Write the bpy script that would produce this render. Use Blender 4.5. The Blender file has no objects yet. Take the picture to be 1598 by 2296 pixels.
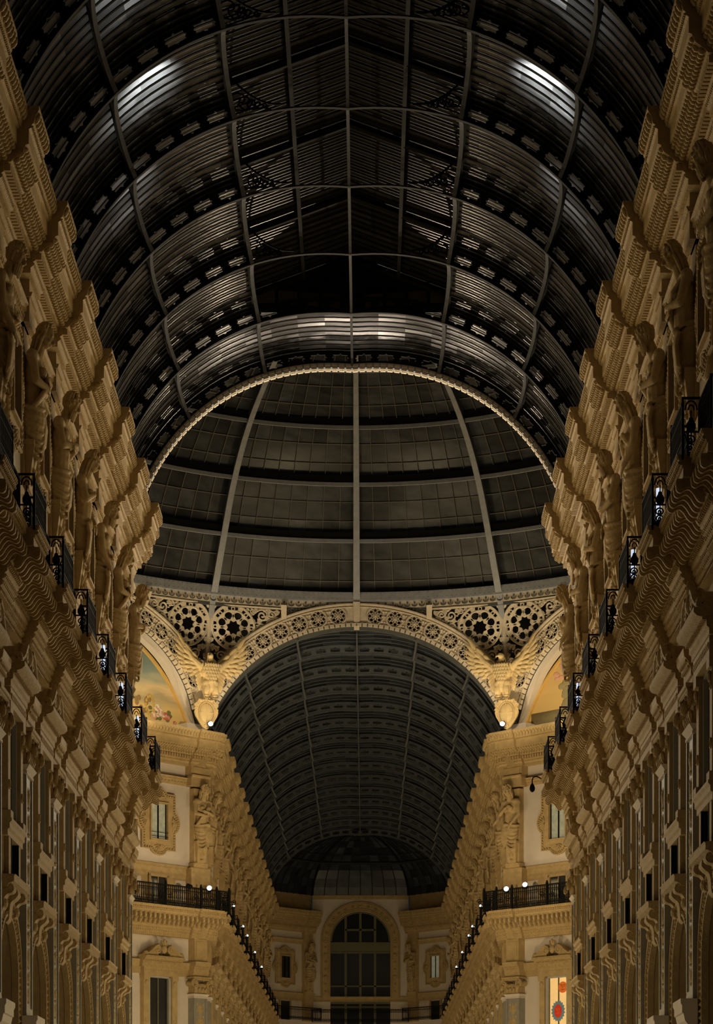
import bpy, math, random
import numpy as np
from mathutils import Vector, Matrix
from mathutils.geometry import delaunay_2d_cdt

# ------------------------------------------------------------------ scene, camera, world, lights
SC = bpy.context.scene
COL = SC.collection
PI = math.pi
R = math.radians
rnd = random.Random(7)

F, VPX, VPY = 5276.0, 821.0, 2680.0          # focal length in pixels, vanishing point of the gallery
CAMX, CAMZ = 0.47, 1.6
cam_d = bpy.data.cameras.new('camera')
cam = bpy.data.objects.new('camera', cam_d)
COL.objects.link(cam)
cam.location = (CAMX, 0, CAMZ)
cam.rotation_euler = (R(90), 0, 0)
cam_d.sensor_fit = 'HORIZONTAL'
cam_d.sensor_width = 36.0
cam_d.lens = 36.0 * F / 1598.0
cam_d.shift_x = (799.0 - VPX) / 1598.0
cam_d.shift_y = (VPY - 1148.0) / 1598.0
cam_d.clip_start, cam_d.clip_end = 0.5, 800
SC.camera = cam

SC.view_settings.view_transform = 'Standard'
SC.view_settings.look = 'None'
SC.view_settings.gamma = 1.0
SC.view_settings.use_curve_mapping = False
SC.view_settings.exposure = 0.0
SC.cycles.max_bounces = 5
SC.cycles.diffuse_bounces = 3
SC.cycles.glossy_bounces = 2
SC.cycles.transmission_bounces = 3
SC.cycles.transparent_max_bounces = 6
SC.cycles.sample_clamp_indirect = 4.0

world = bpy.data.worlds.new('night_sky')
SC.world = world
world.use_nodes = True
bg = world.node_tree.nodes['Background']
bg.inputs[0].default_value = (0.30, 0.36, 0.46, 1)
bg.inputs[1].default_value = 0.018

WARM = (1.0, 0.78, 0.44)
WHITE = (1.0, 0.93, 0.82)

def lamp(name, typ, loc, power, color, size=0.3, rot=None, spot=None, blend=0.5, aim=None):
    d = bpy.data.lights.new(name, typ)
    d.energy = power
    d.color = color
    if typ == 'AREA':
        d.size = size
    else:
        d.shadow_soft_size = size
    if typ == 'SPOT':
        d.spot_size = R(spot); d.spot_blend = blend
    o = bpy.data.objects.new(name, d)
    COL.objects.link(o)
    o.location = loc
    if rot: o.rotation_euler = rot
    if aim is not None:
        o.rotation_euler = (Vector(aim) - Vector(loc)).to_track_quat('-Z', 'Y').to_euler()
    return o

NB, B = 9, 4.6                                # bays of the near arm, bay length
Y0 = 76.6                                     # last pilaster of the near arm
YE = 77.7                                     # end of the near arm
YF = 114.3                                    # start of the far arm
YC = 96.0                                     # centre of the octagon
NF = 15                                       # bays of the far arm
# street lamps standing along both sides of the arcade, below the picture
for k in range(8):
    y = 78 - 5.0 * k
    pw = [300, 260, 220, 180, 150, 130, 110, 90][k]
    for s in (-1, 1):
        lamp('street_lamp_light', 'POINT', (s * 3.6, y, 4.6), pw * 0.48, WARM, 0.5)
for k in range(6):
    y = 120 + 11 * k
    for s in (-1, 1):
        lamp('street_lamp_light', 'POINT', (s * 4.2, y, 4.6), (330, 300, 280, 280, 330, 380)[k], WARM, 0.5)
for s in (-1, 1):
    for (x, y, p) in ((7.5, 86, 1100), (12.0, 93, 1300), (5.5, 100, 1700)):
        lamp('street_lamp_light', 'POINT', (s * x, y, 4.6), p, WARM, 0.5)
# floodlights behind the balcony rails, each washing the upper storey across the arcade
for k in range(9):
    y = 79.0 - 4.6 * k
    pw = [330, 300, 265, 220, 170, 125, 90, 65, 45][k]
    for s in (-1, 1):
        lamp('balcony_flood', 'SPOT', (s * 6.1, y, 16.5), pw * 1.9, WARM, 0.15, spot=100, blend=0.8, aim=(-s * 7.0, y - 4.0, 23.0))
for k in range(8):
    y = 118.0 + 8.0 * k
    for s in (-1, 1):
        lamp('balcony_flood', 'SPOT', (s * 6.1, y, 16.5), (330, 300, 270, 240, 210, 190, 210, 230)[k] * 2.0, WARM, 0.15, spot=100, blend=0.8, aim=(-s * 7.0, y - 1.0, 20.5))
# floodlights on the octagon cornice washing eagles, screens and lunettes
for s in (-1, 1):
    lamp('cornice_flood', 'SPOT', (s * 6.0, 110.2, 23.4), 250, (1, .80, .50), 0.15, spot=120, blend=0.8, aim=(s * 7.6, 114.0, 27.5))
    lamp('cornice_flood', 'SPOT', (s * 9.4, 108.6, 24.0), 420, (1, .80, .46), 0.15, spot=150, blend=0.8, aim=(s * 10.0, 111.6, 27.5))
    lamp('cornice_flood', 'SPOT', (s * 4.2, 109.5, 22.5), 340, (1, .84, .60), 0.15, spot=100, blend=0.9, aim=(s * 3.6, 114.2, 29.0))
    # balcony floods that light the upper part of the corner piers
    lamp('balcony_flood', 'SPOT', (s * 5.2, 106.0, 15.5), 850, (1, .76, .45), 0.15, spot=110, blend=0.9, aim=(s * 8.2, 113.5, 20.5))
    # floods on the roof outside, whose light comes in through the dusty glass
    lamp('roof_flood', 'SPOT', (s * 5.1, 56.2, 29.2), 270, (0.86, 0.93, 1.0), 0.08, spot=100, blend=0.9, aim=(s * 4.5, 56.8, 27.6))
    lamp('roof_flood', 'SPOT', (s * 5.55, 56.8, 28.35), 26, (0.86, 0.93, 1.0), 0.04, spot=70, blend=0.5, aim=(s * 5.2, 56.9, 27.7))
    lamp('roof_flood', 'SPOT', (s * 5.4, 51.7, 29.4), 60, (0.86, 0.93, 1.0), 0.08, spot=100, blend=0.6, aim=(s * 4.4, 52.0, 27.5))
    lamp('roof_flood', 'SPOT', (s * 6.2, 61.0, 28.6), 26, (0.95, 0.95, 1.0), 0.08, spot=120, blend=0.6, aim=(s * 5.6, 61.0, 27.0))
    lamp('roof_flood', 'SPOT', (s * 4.2, 75.2, 30.4), 70, (1.0, 0.86, 0.74), 0.15, spot=140, blend=0.7, aim=(s * 3.4, 75.2, 28.2))
    # the small white floods on the octagon cornice and balcony, thrown down the near arcade
    lamp('cornice_flood', 'SPOT', (s * 6.9, 112.2, 24.35), 13000, (1, .83, .58), 0.12, spot=44, blend=0.9, aim=(0, 62, 26))
    lamp('balcony_flood', 'SPOT', (s * 6.9, 111.8, 16.5), 21000, (1, .83, .58), 0.12, spot=44, blend=0.9, aim=(0, 62, 25))
lamp('roof_flood', 'SPOT', (0.0, 76.2, 31.2), 360, (1.0, 0.86, 0.74), 0.2, spot=125, blend=0.7, aim=(0, 76.0, 29))

# ------------------------------------------------------------------ materials
def mat(name, col, rough=0.75, metal=0.0, var=0.18, scale=3.0, bump=0.0, bscale=30.0, spec=0.3, emit=None, estr=0.0):
    m = bpy.data.materials.new(name)
    m.use_nodes = True
    nt = m.node_tree
    b = nt.nodes['Principled BSDF']
    b.inputs['Roughness'].default_value = rough
    b.inputs['Metallic'].default_value = metal
    b.inputs['Specular IOR Level'].default_value = spec
    if var > 0:
        tc = nt.nodes.new('ShaderNodeTexCoord')
        n = nt.nodes.new('ShaderNodeTexNoise')
        n.inputs['Scale'].default_value = scale
        n.inputs['Detail'].default_value = 6
        n.inputs['Roughness'].default_value = 0.65
        r = nt.nodes.new('ShaderNodeValToRGB')
        r.color_ramp.elements[0].position = 0.3
        r.color_ramp.elements[1].position = 0.7
        r.color_ramp.elements[0].color = tuple(c * (1 - var) for c in col) + (1,)
        r.color_ramp.elements[1].color = tuple(min(1, c * (1 + var)) for c in col) + (1,)
        nt.links.new(tc.outputs['Object'], n.inputs['Vector'])
        nt.links.new(n.outputs['Fac'], r.inputs['Fac'])
        nt.links.new(r.outputs['Color'], b.inputs['Base Color'])
        if bump > 0:
            n2 = nt.nodes.new('ShaderNodeTexNoise')
            n2.inputs['Scale'].default_value = bscale
            n2.inputs['Detail'].default_value = 4
            bp = nt.nodes.new('ShaderNodeBump')
            bp.inputs['Strength'].default_value = bump
            bp.inputs['Distance'].default_value = 0.03
            nt.links.new(tc.outputs['Object'], n2.inputs['Vector'])
            nt.links.new(n2.outputs['Fac'], bp.inputs['Height'])
            nt.links.new(bp.outputs['Normal'], b.inputs['Normal'])
    else:
        b.inputs['Base Color'].default_value = tuple(col) + (1,)
    if emit:
        b.inputs['Emission Color'].default_value = tuple(emit) + (1,)
        b.inputs['Emission Strength'].default_value = estr
    return m

STONE = mat('ochre_stone', (0.45, 0.325, 0.155), var=0.16, bump=0.5, bscale=14)
ORNA = mat('carved_stone', (0.43, 0.31, 0.145), var=0.22, scale=9, bump=0.8, bscale=22)
PLAS = mat('plaster', (0.62, 0.55, 0.475), var=0.06, scale=1.5)
GREY = mat('grey_marble', (0.27, 0.255, 0.215), var=0.15, scale=4, rough=0.6)
STAT = mat('statue_stone', (0.42, 0.305, 0.15), var=0.22, scale=4, bump=0.5, bscale=20)
EAGL = mat('eagle_stone', (0.66, 0.50, 0.26), var=0.12, scale=4, bump=0.4, bscale=20)
IRONB = mat('black_iron', (0.008, 0.008, 0.008), var=0, rough=0.75, spec=0.08)
IRONG = mat('grey_painted_iron', (0.33, 0.34, 0.365), var=0.15, rough=0.6)
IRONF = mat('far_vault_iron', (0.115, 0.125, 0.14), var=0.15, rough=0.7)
DBAR = mat('glazing_bar_paint', (0.17, 0.15, 0.125), var=0.1, rough=0.7)
IRONV = mat('vault_iron', (0.034, 0.034, 0.037), var=0.15, rough=0.8, spec=0.05)
IROND = mat('shaded_iron', (0.012, 0.011, 0.010), var=0.2, rough=0.9, spec=0.1)  # near black: shade of the unlit rib webs put into the colour
CREAM = mat('cream_iron', (0.66, 0.57, 0.44), var=0.14, scale=6, rough=0.6)
SLATE = mat('slate_paint', (0.085, 0.09, 0.095), var=0.2, scale=3, rough=0.7)
OLIVE = mat('olive_frame', (0.14, 0.135, 0.08), var=0.1, rough=0.5)
WGLASS = mat('window_glass', (0.014, 0.016, 0.018), var=0, rough=0.12, spec=0.5)
BLUEGL = mat('grey_sheen_glass', (0.12, 0.125, 0.12), var=0.2, rough=0.5)  # tall window glass, its grey-blue sheen put into the base colour
CURT = mat('curtain_cloth', (0.5, 0.5, 0.42), var=0.1, rough=0.9)
GOLD = mat('gilt_paint', (0.62, 0.40, 0.12), var=0.1)
LED = mat('led_lens', (0.8, 0.9, 1.0), var=0, emit=(0.80, 0.90, 1.0), estr=2.2)
LEDS = mat('led_strip', (0.8, 0.9, 1.0), var=0, emit=(0.72, 0.82, 1.0), estr=0.9)

def glass_mat(name, dust, trans, rib_shadow=False):
    """old frosted roof glass: dusty, partly see-through to light, each pane dirtied to its own degree (UV in panes)"""
    m = bpy.data.materials.new(name)
    m.use_nodes = True
    nt = m.node_tree
    nt.nodes.clear()
    N = nt.nodes.new
    out = N('ShaderNodeOutputMaterial')
    uv = N('ShaderNodeUVMap'); uv.uv_map = 'panes'
    fl = N('ShaderNodeVectorMath'); fl.operation = 'FLOOR'
    nt.links.new(uv.outputs[0], fl.inputs[0])
    wn = N('ShaderNodeTexWhiteNoise'); wn.noise_dimensions = '3D'
    oi = N('ShaderNodeObjectInfo')
    ad = N('ShaderNodeVectorMath'); ad.operation = 'ADD'
    cx = N('ShaderNodeCombineXYZ')
    ml = N('ShaderNodeMath'); ml.operation = 'MULTIPLY'; ml.inputs[1].default_value = 97.0
    nt.links.new(oi.outputs['Random'], ml.inputs[0])
    nt.links.new(ml.outputs[0], cx.inputs[2])
    nt.links.new(fl.outputs[0], ad.inputs[0]); nt.links.new(cx.outputs[0], ad.inputs[1])
    nt.links.new(ad.outputs[0], wn.inputs['Vector'])
    tc = N('ShaderNodeTexCoord')
    ns = N('ShaderNodeTexNoise'); ns.inputs['Scale'].default_value = 0.9; ns.inputs['Detail'].default_value = 8
    mp = N('ShaderNodeMapping'); mp.inputs['Scale'].default_value = (1, 3, 1)
    nt.links.new(tc.outputs['Object'], mp.inputs['Vector'])
    nt.links.new(mp.outputs[0], ns.inputs['Vector'])
    # pane factor 0.5..1.3 times streaks
    a = N('ShaderNodeMapRange'); a.inputs[3].default_value = 0.5; a.inputs[4].default_value = 1.4
    nt.links.new(wn.outputs['Value'], a.inputs[0])
    b = N('ShaderNodeMapRange'); b.inputs[1].default_value = 0.3; b.inputs[2].default_value = 0.7
    b.inputs[3].default_value = 0.5; b.inputs[4].default_value = 1.3
    nt.links.new(ns.outputs['Fac'], b.inputs[0])
    c = N('ShaderNodeMath'); c.operation = 'MULTIPLY'
    nt.links.new(a.outputs[0], c.inputs[0]); nt.links.new(b.outputs[0], c.inputs[1])
    fac = c
    if rib_shadow:  # painted shadow of the next rib, darkening the far end of each bay
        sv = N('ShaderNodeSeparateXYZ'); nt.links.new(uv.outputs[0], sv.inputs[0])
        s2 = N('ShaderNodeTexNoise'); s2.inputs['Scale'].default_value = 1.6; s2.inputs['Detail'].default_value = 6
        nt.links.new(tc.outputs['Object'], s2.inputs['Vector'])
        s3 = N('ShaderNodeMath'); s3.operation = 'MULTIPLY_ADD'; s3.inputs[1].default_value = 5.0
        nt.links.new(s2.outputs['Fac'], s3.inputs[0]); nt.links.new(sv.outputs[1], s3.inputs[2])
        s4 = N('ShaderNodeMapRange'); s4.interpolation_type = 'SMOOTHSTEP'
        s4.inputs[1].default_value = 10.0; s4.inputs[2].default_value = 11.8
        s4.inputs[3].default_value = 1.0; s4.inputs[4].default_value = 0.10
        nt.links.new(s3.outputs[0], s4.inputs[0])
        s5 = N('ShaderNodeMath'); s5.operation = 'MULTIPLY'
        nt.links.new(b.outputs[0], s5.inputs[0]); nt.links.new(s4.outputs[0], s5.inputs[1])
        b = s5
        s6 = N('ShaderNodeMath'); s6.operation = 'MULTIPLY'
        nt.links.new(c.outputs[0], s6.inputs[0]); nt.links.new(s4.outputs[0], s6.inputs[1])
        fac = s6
    def tint(col):
        # scaled by the pane's own dirt and any painted rib shadow
        v = N('ShaderNodeVectorMath'); v.operation = 'SCALE'
        v.inputs[0].default_value = col
        nt.links.new(fac.outputs[0], v.inputs['Scale'])
        return v
    di = N('ShaderNodeBsdfDiffuse'); nt.links.new(tint(dust).outputs[0], di.inputs['Color'])
    pw = N('ShaderNodeMath'); pw.operation = 'POWER'; pw.inputs[1].default_value = 2.2
    nt.links.new(wn.outputs['Value'], pw.inputs[0])
    p2 = N('ShaderNodeMath'); p2.operation = 'MULTIPLY_ADD'; p2.inputs[1].default_value = 1.9; p2.inputs[2].default_value = 0.40
    nt.links.new(pw.outputs[0], p2.inputs[0])
    p3 = N('ShaderNodeMath'); p3.operation = 'MULTIPLY'
    nt.links.new(p2.outputs[0], p3.inputs[0]); nt.links.new(b.outputs[0], p3.inputs[1])
    fac = p3
    tr = N('ShaderNodeBsdfTranslucent'); nt.links.new(tint(trans).outputs[0], tr.inputs['Color'])
    s = N('ShaderNodeAddShader')
    nt.links.new(di.outputs[0], s.inputs[0]); nt.links.new(tr.outputs[0], s.inputs[1])
    gl = N('ShaderNodeBsdfGlossy'); gl.inputs['Roughness'].default_value = 0.25
    gl.inputs['Color'].default_value = (0.6, 0.6, 0.6, 1)
    mx = N('ShaderNodeMixShader'); mx.inputs[0].default_value = 0.03
    nt.links.new(s.outputs[0], mx.inputs[1]); nt.links.new(gl.outputs[0], mx.inputs[2])
    nt.links.new(mx.outputs[0], out.inputs['Surface'])
    return m
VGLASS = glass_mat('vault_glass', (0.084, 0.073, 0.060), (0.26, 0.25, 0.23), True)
LGLASS = glass_mat('lantern_glass', (0.012, 0.010, 0.008), (0.03, 0.03, 0.03))
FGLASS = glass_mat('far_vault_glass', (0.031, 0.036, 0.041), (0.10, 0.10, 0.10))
DGLASS = glass_mat('dome_glass', (0.045, 0.046, 0.046), (0.10, 0.10, 0.10))

# ------------------------------------------------------------------ mesh builder
class MB:
    def __init__(s): s.v = []; s.f = []
    def add(s, v, f):
        o = len(s.v)
        s.v.extend(v)
        s.f.extend([tuple(i + o for i in q) for q in f])
        return s
    def join(s, m, M=None):
        v = m.v if M is None else [tuple(M @ Vector(p)) for p in m.v]
        return s.add(v, m.f)
    def box(s, x0, x1, y0, y1, z0, z1):
        v = [(x, y, z) for z in (z0, z1) for y in (y0, y1) for x in (x0, x1)]
        return s.add(v, [(0, 2, 3, 1), (4, 5, 7, 6), (0, 1, 5, 4), (2, 6, 7, 3), (0, 4, 6, 2), (1, 3, 7, 5)])
    def frus(s, a, b):                        # boxes (x0,x1,y0,y1,z) to another section: tapered block
        v = [(x, y, q[4]) for q in (a, b) for y in (q[2], q[3]) for x in (q[0], q[1])]
        return s.add(v, [(0, 2, 3, 1), (4, 5, 7, 6), (0, 1, 5, 4), (2, 6, 7, 3), (0, 4, 6, 2), (1, 3, 7, 5)])
    def prism(s, poly, x0, x1):               # closed (n,z) profile extruded along u
        n = len(poly)
        v = [(x0, p[0], p[1]) for p in poly] + [(x1, p[0], p[1]) for p in poly]
        f = [(i, (i + 1) % n, n + (i + 1) % n, n + i) for i in range(n)]
        return s.add(v, f + [tuple(range(n - 1, -1, -1)), tuple(range(n, 2 * n))])
    def ext(s, poly, y0, y1):                 # closed (u,z) outline extruded in n
        n = len(poly)
        v = [(p[0], y0, p[1]) for p in poly] + [(p[0], y1, p[1]) for p in poly]
        f = [(i, (i + 1) % n, n + (i + 1) % n, n + i) for i in range(n)]
        return s.add(v, f + [tuple(range(n - 1, -1, -1)), tuple(range(n, 2 * n))])
    def ell(s, c, a, b, d, seg=8, rings=5):   # ellipsoid with axis vectors (or radii)
        if not hasattr(a, '__len__'): a, b, d = (a, 0, 0), (0, b, 0), (0, 0, d)
        c, a, b, d = Vector(c), Vector(a), Vector(b), Vector(d)
        if a.cross(b).dot(d) < 0: a = -a
        v = [tuple(c + d)]
        for i in range(1, rings):
            t = PI * i / rings
            for j in range(seg):
                p = 2 * PI * j / seg
                v.append(tuple(c + d * math.cos(t) + (a * math.cos(p) + b * math.sin(p)) * math.sin(t)))
        v.append(tuple(c - d))
        f = []
        for j in range(seg):
            k = (j + 1) % seg
            f.append((0, 1 + j, 1 + k))
            for i in range(rings - 2):
                o = 1 + i * seg
                f.append((o + j, o + seg + j, o + seg + k, o + k))
            o = 1 + (rings - 2) * seg
            f.append((o + j, len(v) - 1, o + k))
        return s.add(v, f)
    def tube(s, pts, r, seg=6, closed=False, caps=True):
        pts = [Vector(p) for p in pts]
        n = len(pts)
        rr = r if hasattr(r, '__len__') else [r] * n
        v = []; up = None
        for i in range(n):
            if closed: t = pts[(i + 1) % n] - pts[i - 1]
            else: t = pts[min(i + 1, n - 1)] - pts[max(i - 1, 0)]
            t.normalize()
            if up is None:
                up = Vector((0, 1, 0)) if abs(t.y) < 0.9 else Vector((0, 0, 1))
            x = t.cross(up)
            if x.length < 1e-6: x = t.orthogonal()
            x.normalize(); y = x.cross(t); y.normalize(); up = y
            for j in range(seg):
                p = 2 * PI * j / seg
                v.append(tuple(pts[i] + (x * math.cos(p) + y * math.sin(p)) * rr[i]))
        f = []
        for i in range(n if closed else n - 1):
            for j in range(seg):
                k = (j + 1) % seg; i2 = (i + 1) % n
                f.append((i * seg + j, i * seg + k, i2 * seg + k, i2 * seg + j))
        if not closed and caps:
            f += [tuple(range(seg - 1, -1, -1)), tuple((n - 1) * seg + j for j in range(seg))]
        return s.add(v, f)
    def cap(s, p0, p1, r0, r1, seg=10):       # capsule: rounded limb
        p0, p1 = Vector(p0), Vector(p1)
        d = p1 - p0
        if d.length < 1e-6: return s.ell(p0, r0, r0, r0)
        t = d.normalized()
        x = t.orthogonal().normalized(); y = t.cross(x)
        rows = []
        for a in (-80, -50, -20, 0): rows.append((p0 + t * (r0 * math.sin(R(a))), r0 * math.cos(R(a))))
        for a in (0, 20, 50, 80): rows.append((p1 + t * (r1 * math.sin(R(a))), r1 * math.cos(R(a))))
        v = [tuple(c + (x * math.cos(2 * PI * j / seg) + y * math.sin(2 * PI * j / seg)) * q) for c, q in rows for j in range(seg)]
        f = [(i * seg + j, i * seg + (j + 1) % seg, (i + 1) * seg + (j + 1) % seg, (i + 1) * seg + j) for i in range(len(rows) - 1) for j in range(seg)]
        f += [tuple(range(seg - 1, -1, -1)), tuple((len(rows) - 1) * seg + j for j in range(seg))]
        return s.add(v, f)
    def lathe(s, prof, c=(0, 0, 0), seg=12):  # (r,z) profile turned about a vertical axis
        v = [(c[0] + r * math.cos(2 * PI * j / seg), c[1] + r * math.sin(2 * PI * j / seg), c[2] + z) for r, z in prof for j in range(seg)]
        f = [(i * seg + j, i * seg + (j + 1) % seg, (i + 1) * seg + (j + 1) % seg, (i + 1) * seg + j) for i in range(len(prof) - 1) for j in range(seg)]
        f += [tuple(range(seg - 1, -1, -1)), tuple((len(prof) - 1) * seg + j for j in range(seg))]
        return s.add(v, f)
    def plate(s, outer, holes, y0, y1):       # flat (u,z) plate with holes, thickness in n
        loops = [outer] + holes
        pts, edges, o = [], [], 0
        for L in loops:
            n = len(L)
            pts += [Vector((p[0], p[1])) for p in L]
            edges += [(o + i, o + (i + 1) % n) for i in range(n)]
            o += n
        V, E, Fc, _, _, _ = delaunay_2d_cdt(pts, edges, [], 0, 1e-6)
        nv = len(V)
        def inside(x, z):
            c = False
            for L in loops:
                j = len(L) - 1
                for i in range(len(L)):
                    if (L[i][1] > z) != (L[j][1] > z) and x < (L[j][0] - L[i][0]) * (z - L[i][1]) / (L[j][1] - L[i][1]) + L[i][0]: c = not c
                    j = i
            return c
        Fc = [t for t in Fc if inside(sum(V[i].x for i in t) / len(t), sum(V[i].y for i in t) / len(t))]
        v = [(p.x, y0, p.y) for p in V] + [(p.x, y1, p.y) for p in V]
        f = []
        cnt = {}
        for t in Fc:
            t = tuple(t)
            f.append(tuple(i + nv for i in reversed(t))); f.append(t)
            for i in range(len(t)):
                e = (t[i], t[(i + 1) % len(t)])
                cnt[e] = 1
        for (a, b) in list(cnt):
            if (b, a) not in cnt:
                f.append((a, b, b + nv, a + nv))
        return s.add(v, f)
    def mesh(s, name, m, dz=0.0, smooth=None, warp=None):
        me = bpy.data.meshes.new(name)
        vs = s.v if warp is None else [warp(*p) for p in s.v]
        if dz: vs = [(p[0], p[1], p[2] + dz) for p in vs]
        me.from_pydata(vs, [], s.f)
        me.materials.append(m)
        if smooth is not None:
            me.polygons.foreach_set('use_smooth', [True] * len(me.polygons))
            if smooth < 179: me.set_sharp_from_angle(angle=R(smooth))
        me.update()
        return me

def obj(name, me, parent=None, loc=(0, 0, 0), rz=0.0, kind=None, label=None):
    o = bpy.data.objects.new(name, me)
    COL.objects.link(o)
    o.location = loc
    if rz: o.rotation_euler = (0, 0, rz)
    if parent is not None: o.parent = parent
    if kind: o['kind'] = kind
    if label: o['label'] = label
    return o
def tag(o, label, cat, group=None, kind=None):
    o['label'] = label; o['category'] = cat
    if group: o['group'] = group
    if kind: o['kind'] = kind
    return o
def put(name, parts, label, cat, loc, rz=0.0, group=None, kind=None):
    """one thing: an Empty at its base with its parts (name, mesh[, sub-parts][, offset])"""
    e = obj(name, None, None, loc, rz)
    tag(e, label, cat, group, kind)
    for p in parts:
        c = obj(p[0], p[1], e, p[3] if len(p) > 3 else (0, 0, 0))
        for q in (p[2] if len(p) > 2 and p[2] else ()):
            obj(q[0], q[1], c, q[2] if len(q) > 2 else (0, 0, 0))
    return e

def remesh(mb, name, m, voxel=0.03, smooth=3, deci=None):
    """fuse overlapping solids into one continuous skin"""
    me0 = bpy.data.meshes.new('raw')
    me0.from_pydata(mb.v, [], mb.f)
    o = bpy.data.objects.new('raw', me0)
    COL.objects.link(o)
    md = o.modifiers.new('r', 'REMESH'); md.mode = 'VOXEL'; md.voxel_size = voxel
    if smooth:
        ms = o.modifiers.new('s', 'SMOOTH'); ms.iterations = smooth; ms.factor = 0.5
    if deci:
        d = o.modifiers.new('d', 'DECIMATE'); d.ratio = deci
    dg = bpy.context.evaluated_depsgraph_get()
    dg.update()
    me = bpy.data.meshes.new_from_object(o.evaluated_get(dg))
    bpy.data.objects.remove(o)
    bpy.data.meshes.remove(me0)
    me.name = name
    me.materials.clear(); me.materials.append(m)
    me.polygons.foreach_set('use_smooth', [True] * len(me.polygons))
    return me

def arc(cx, cz, r, a0, a1, n):                # angles from vertical, degrees
    return [(cx + r * math.sin(R(a0 + (a1 - a0) * i / n)), cz + r * math.cos(R(a0 + (a1 - a0) * i / n))) for i in range(n + 1)]
def smoothc(P, k=4):
    """Catmull-Rom curve through an open line of points"""
    out = []
    n = len(P)
    for i in range(n - 1):
        p0, p1, p2, p3 = P[max(0, i - 1)], P[i], P[i + 1], P[min(n - 1, i + 2)]
        for j in range(k):
            t = j / k
            out.append(tuple(.5 * (2 * b + (c - a) * t + (2 * a - 5 * b + 4 * c - d) * t * t + (3 * b - a - 3 * c + d) * t ** 3) for a, b, c, d in zip(p0, p1, p2, p3)))
    return out + [tuple(P[-1])]
def circ(cx, cz, r, n=12, ph=0): return [(cx + r * math.cos(2 * PI * i / n + ph), cz + r * math.sin(2 * PI * i / n + ph)) for i in range(n)]
def spiral(cx, cz, r, turns, dirn=1, a0=0.0, y=0.0, n=22, r1=0.12):
    out = []
    for i in range(n + 1):
        t = i / n
        a = R(a0) + dirn * 2 * PI * turns * t
        q = r * (1 - t) + r * r1 * t
        out.append((cx + q * math.cos(a), y, cz + q * math.sin(a)))
    return out
ORD = ['first', 'second', 'third', 'fourth', 'fifth', 'sixth', 'seventh', 'eighth', 'ninth', 'tenth', 'eleventh', 'twelfth', 'thirteenth', 'fourteenth', 'fifteenth', 'sixteenth', 'seventeenth']
# ------------------------------------------------------------------ facade modules (u along wall, n outward, z up)
def leafrow(mb, u0, u1, step, n, z, w, h, d, tilt=0.0, off=0.0):
    """row of carved leaves on a sloping face; tilt 0 = upright, 90 = lying outward"""
    k = max(1, int(round((u1 - u0) / step)))
    st = (u1 - u0) / k
    al = (0, math.sin(R(tilt)) * h / 2, math.cos(R(tilt)) * h / 2)
    no = (0, math.cos(R(tilt)) * d, -math.sin(R(tilt)) * d)
    for i in range(k):
        u = u0 + (i + 0.5 + off) * st
        if u > u1 or u < u0: continue
        mb.ell((u, n, z), (w / 2, 0, 0), no, al, 6, 4)
def boxrow(mb, u0, u1, step, w, n0, n1, z0, z1):
    k = max(1, int(round((u1 - u0) / step)))
    st = (u1 - u0) / k
    for i in range(k):
        u = u0 + (i + 0.5) * st
        mb.box(u - w / 2, u + w / 2, n0, n1, z0, z1)

PALE = mat('pale_grey_stone', (.40, .385, .345), var=.08)
CORN = [(-.3, 22.3), (.30, 22.3), (.30, 22.42), (.36, 22.46), (.36, 22.55), (.41, 22.58), (.41, 22.76), (.56, 22.78), (.60, 22.83), (.80, 22.98), (.86, 23.12), (.92, 23.14), (.92, 23.44), (.97, 23.47), (.97, 23.53), (1.02, 23.56), (1.06, 23.72), (1.13, 23.84), (1.13, 23.92), (-.3, 23.92)]
def shift(poly, d): return [(n + d if n > 0 else n, z) for n, z in poly]
def cornice(u0, u1, ress=(), d=0.24):
    """upper cornice from u0 to u1, broken forward over the ranges in ress"""
    body, leaf, dent, crown = MB(), MB(), MB(), MB()
    segs, cur = [], u0
    for a, b in ress:
        if a > cur: segs.append((cur, a, 0))
        segs.append((a, b, d)); cur = b
    if cur < u1: segs.append((cur, u1, 0))
    for a, b, o in segs:
        body.prism(shift(CORN, o), a, b)
        leafrow(leaf, a, b, .16, .66 + o, 22.85, .12, .15, .09, 58)
        leafrow(leaf, a, b, .16, .75 + o, 22.94, .12, .17, .09, 50, .5)
        leafrow(leaf, a, b, .16, .84 + o, 23.05, .11, .12, .07, 30)
        boxrow(dent, a + .01, b - .01, .16, .10, .40 + o, .54 + o, 22.61, 22.75)
        leafrow(dent, a, b, .09, .36 + o, 22.5, .07, .09, .03, 20)
        leafrow(crown, a, b, .19, 1.07 + o, 23.70, .13, .26, .08, 20)
        leafrow(crown, a, b, .08, .985 + o, 23.50, .06, .06, .035, 0)
    return [('cornice_body', body.mesh('cornice_body', STONE)),
            ('leaf_moulding', leaf.mesh('leaf_moulding', ORNA, smooth=180)),
            ('dentil_row', dent.mesh('dentil_row', STONE)),
            ('crown_moulding', crown.mesh('crown_moulding', ORNA, smooth=180))]

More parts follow.
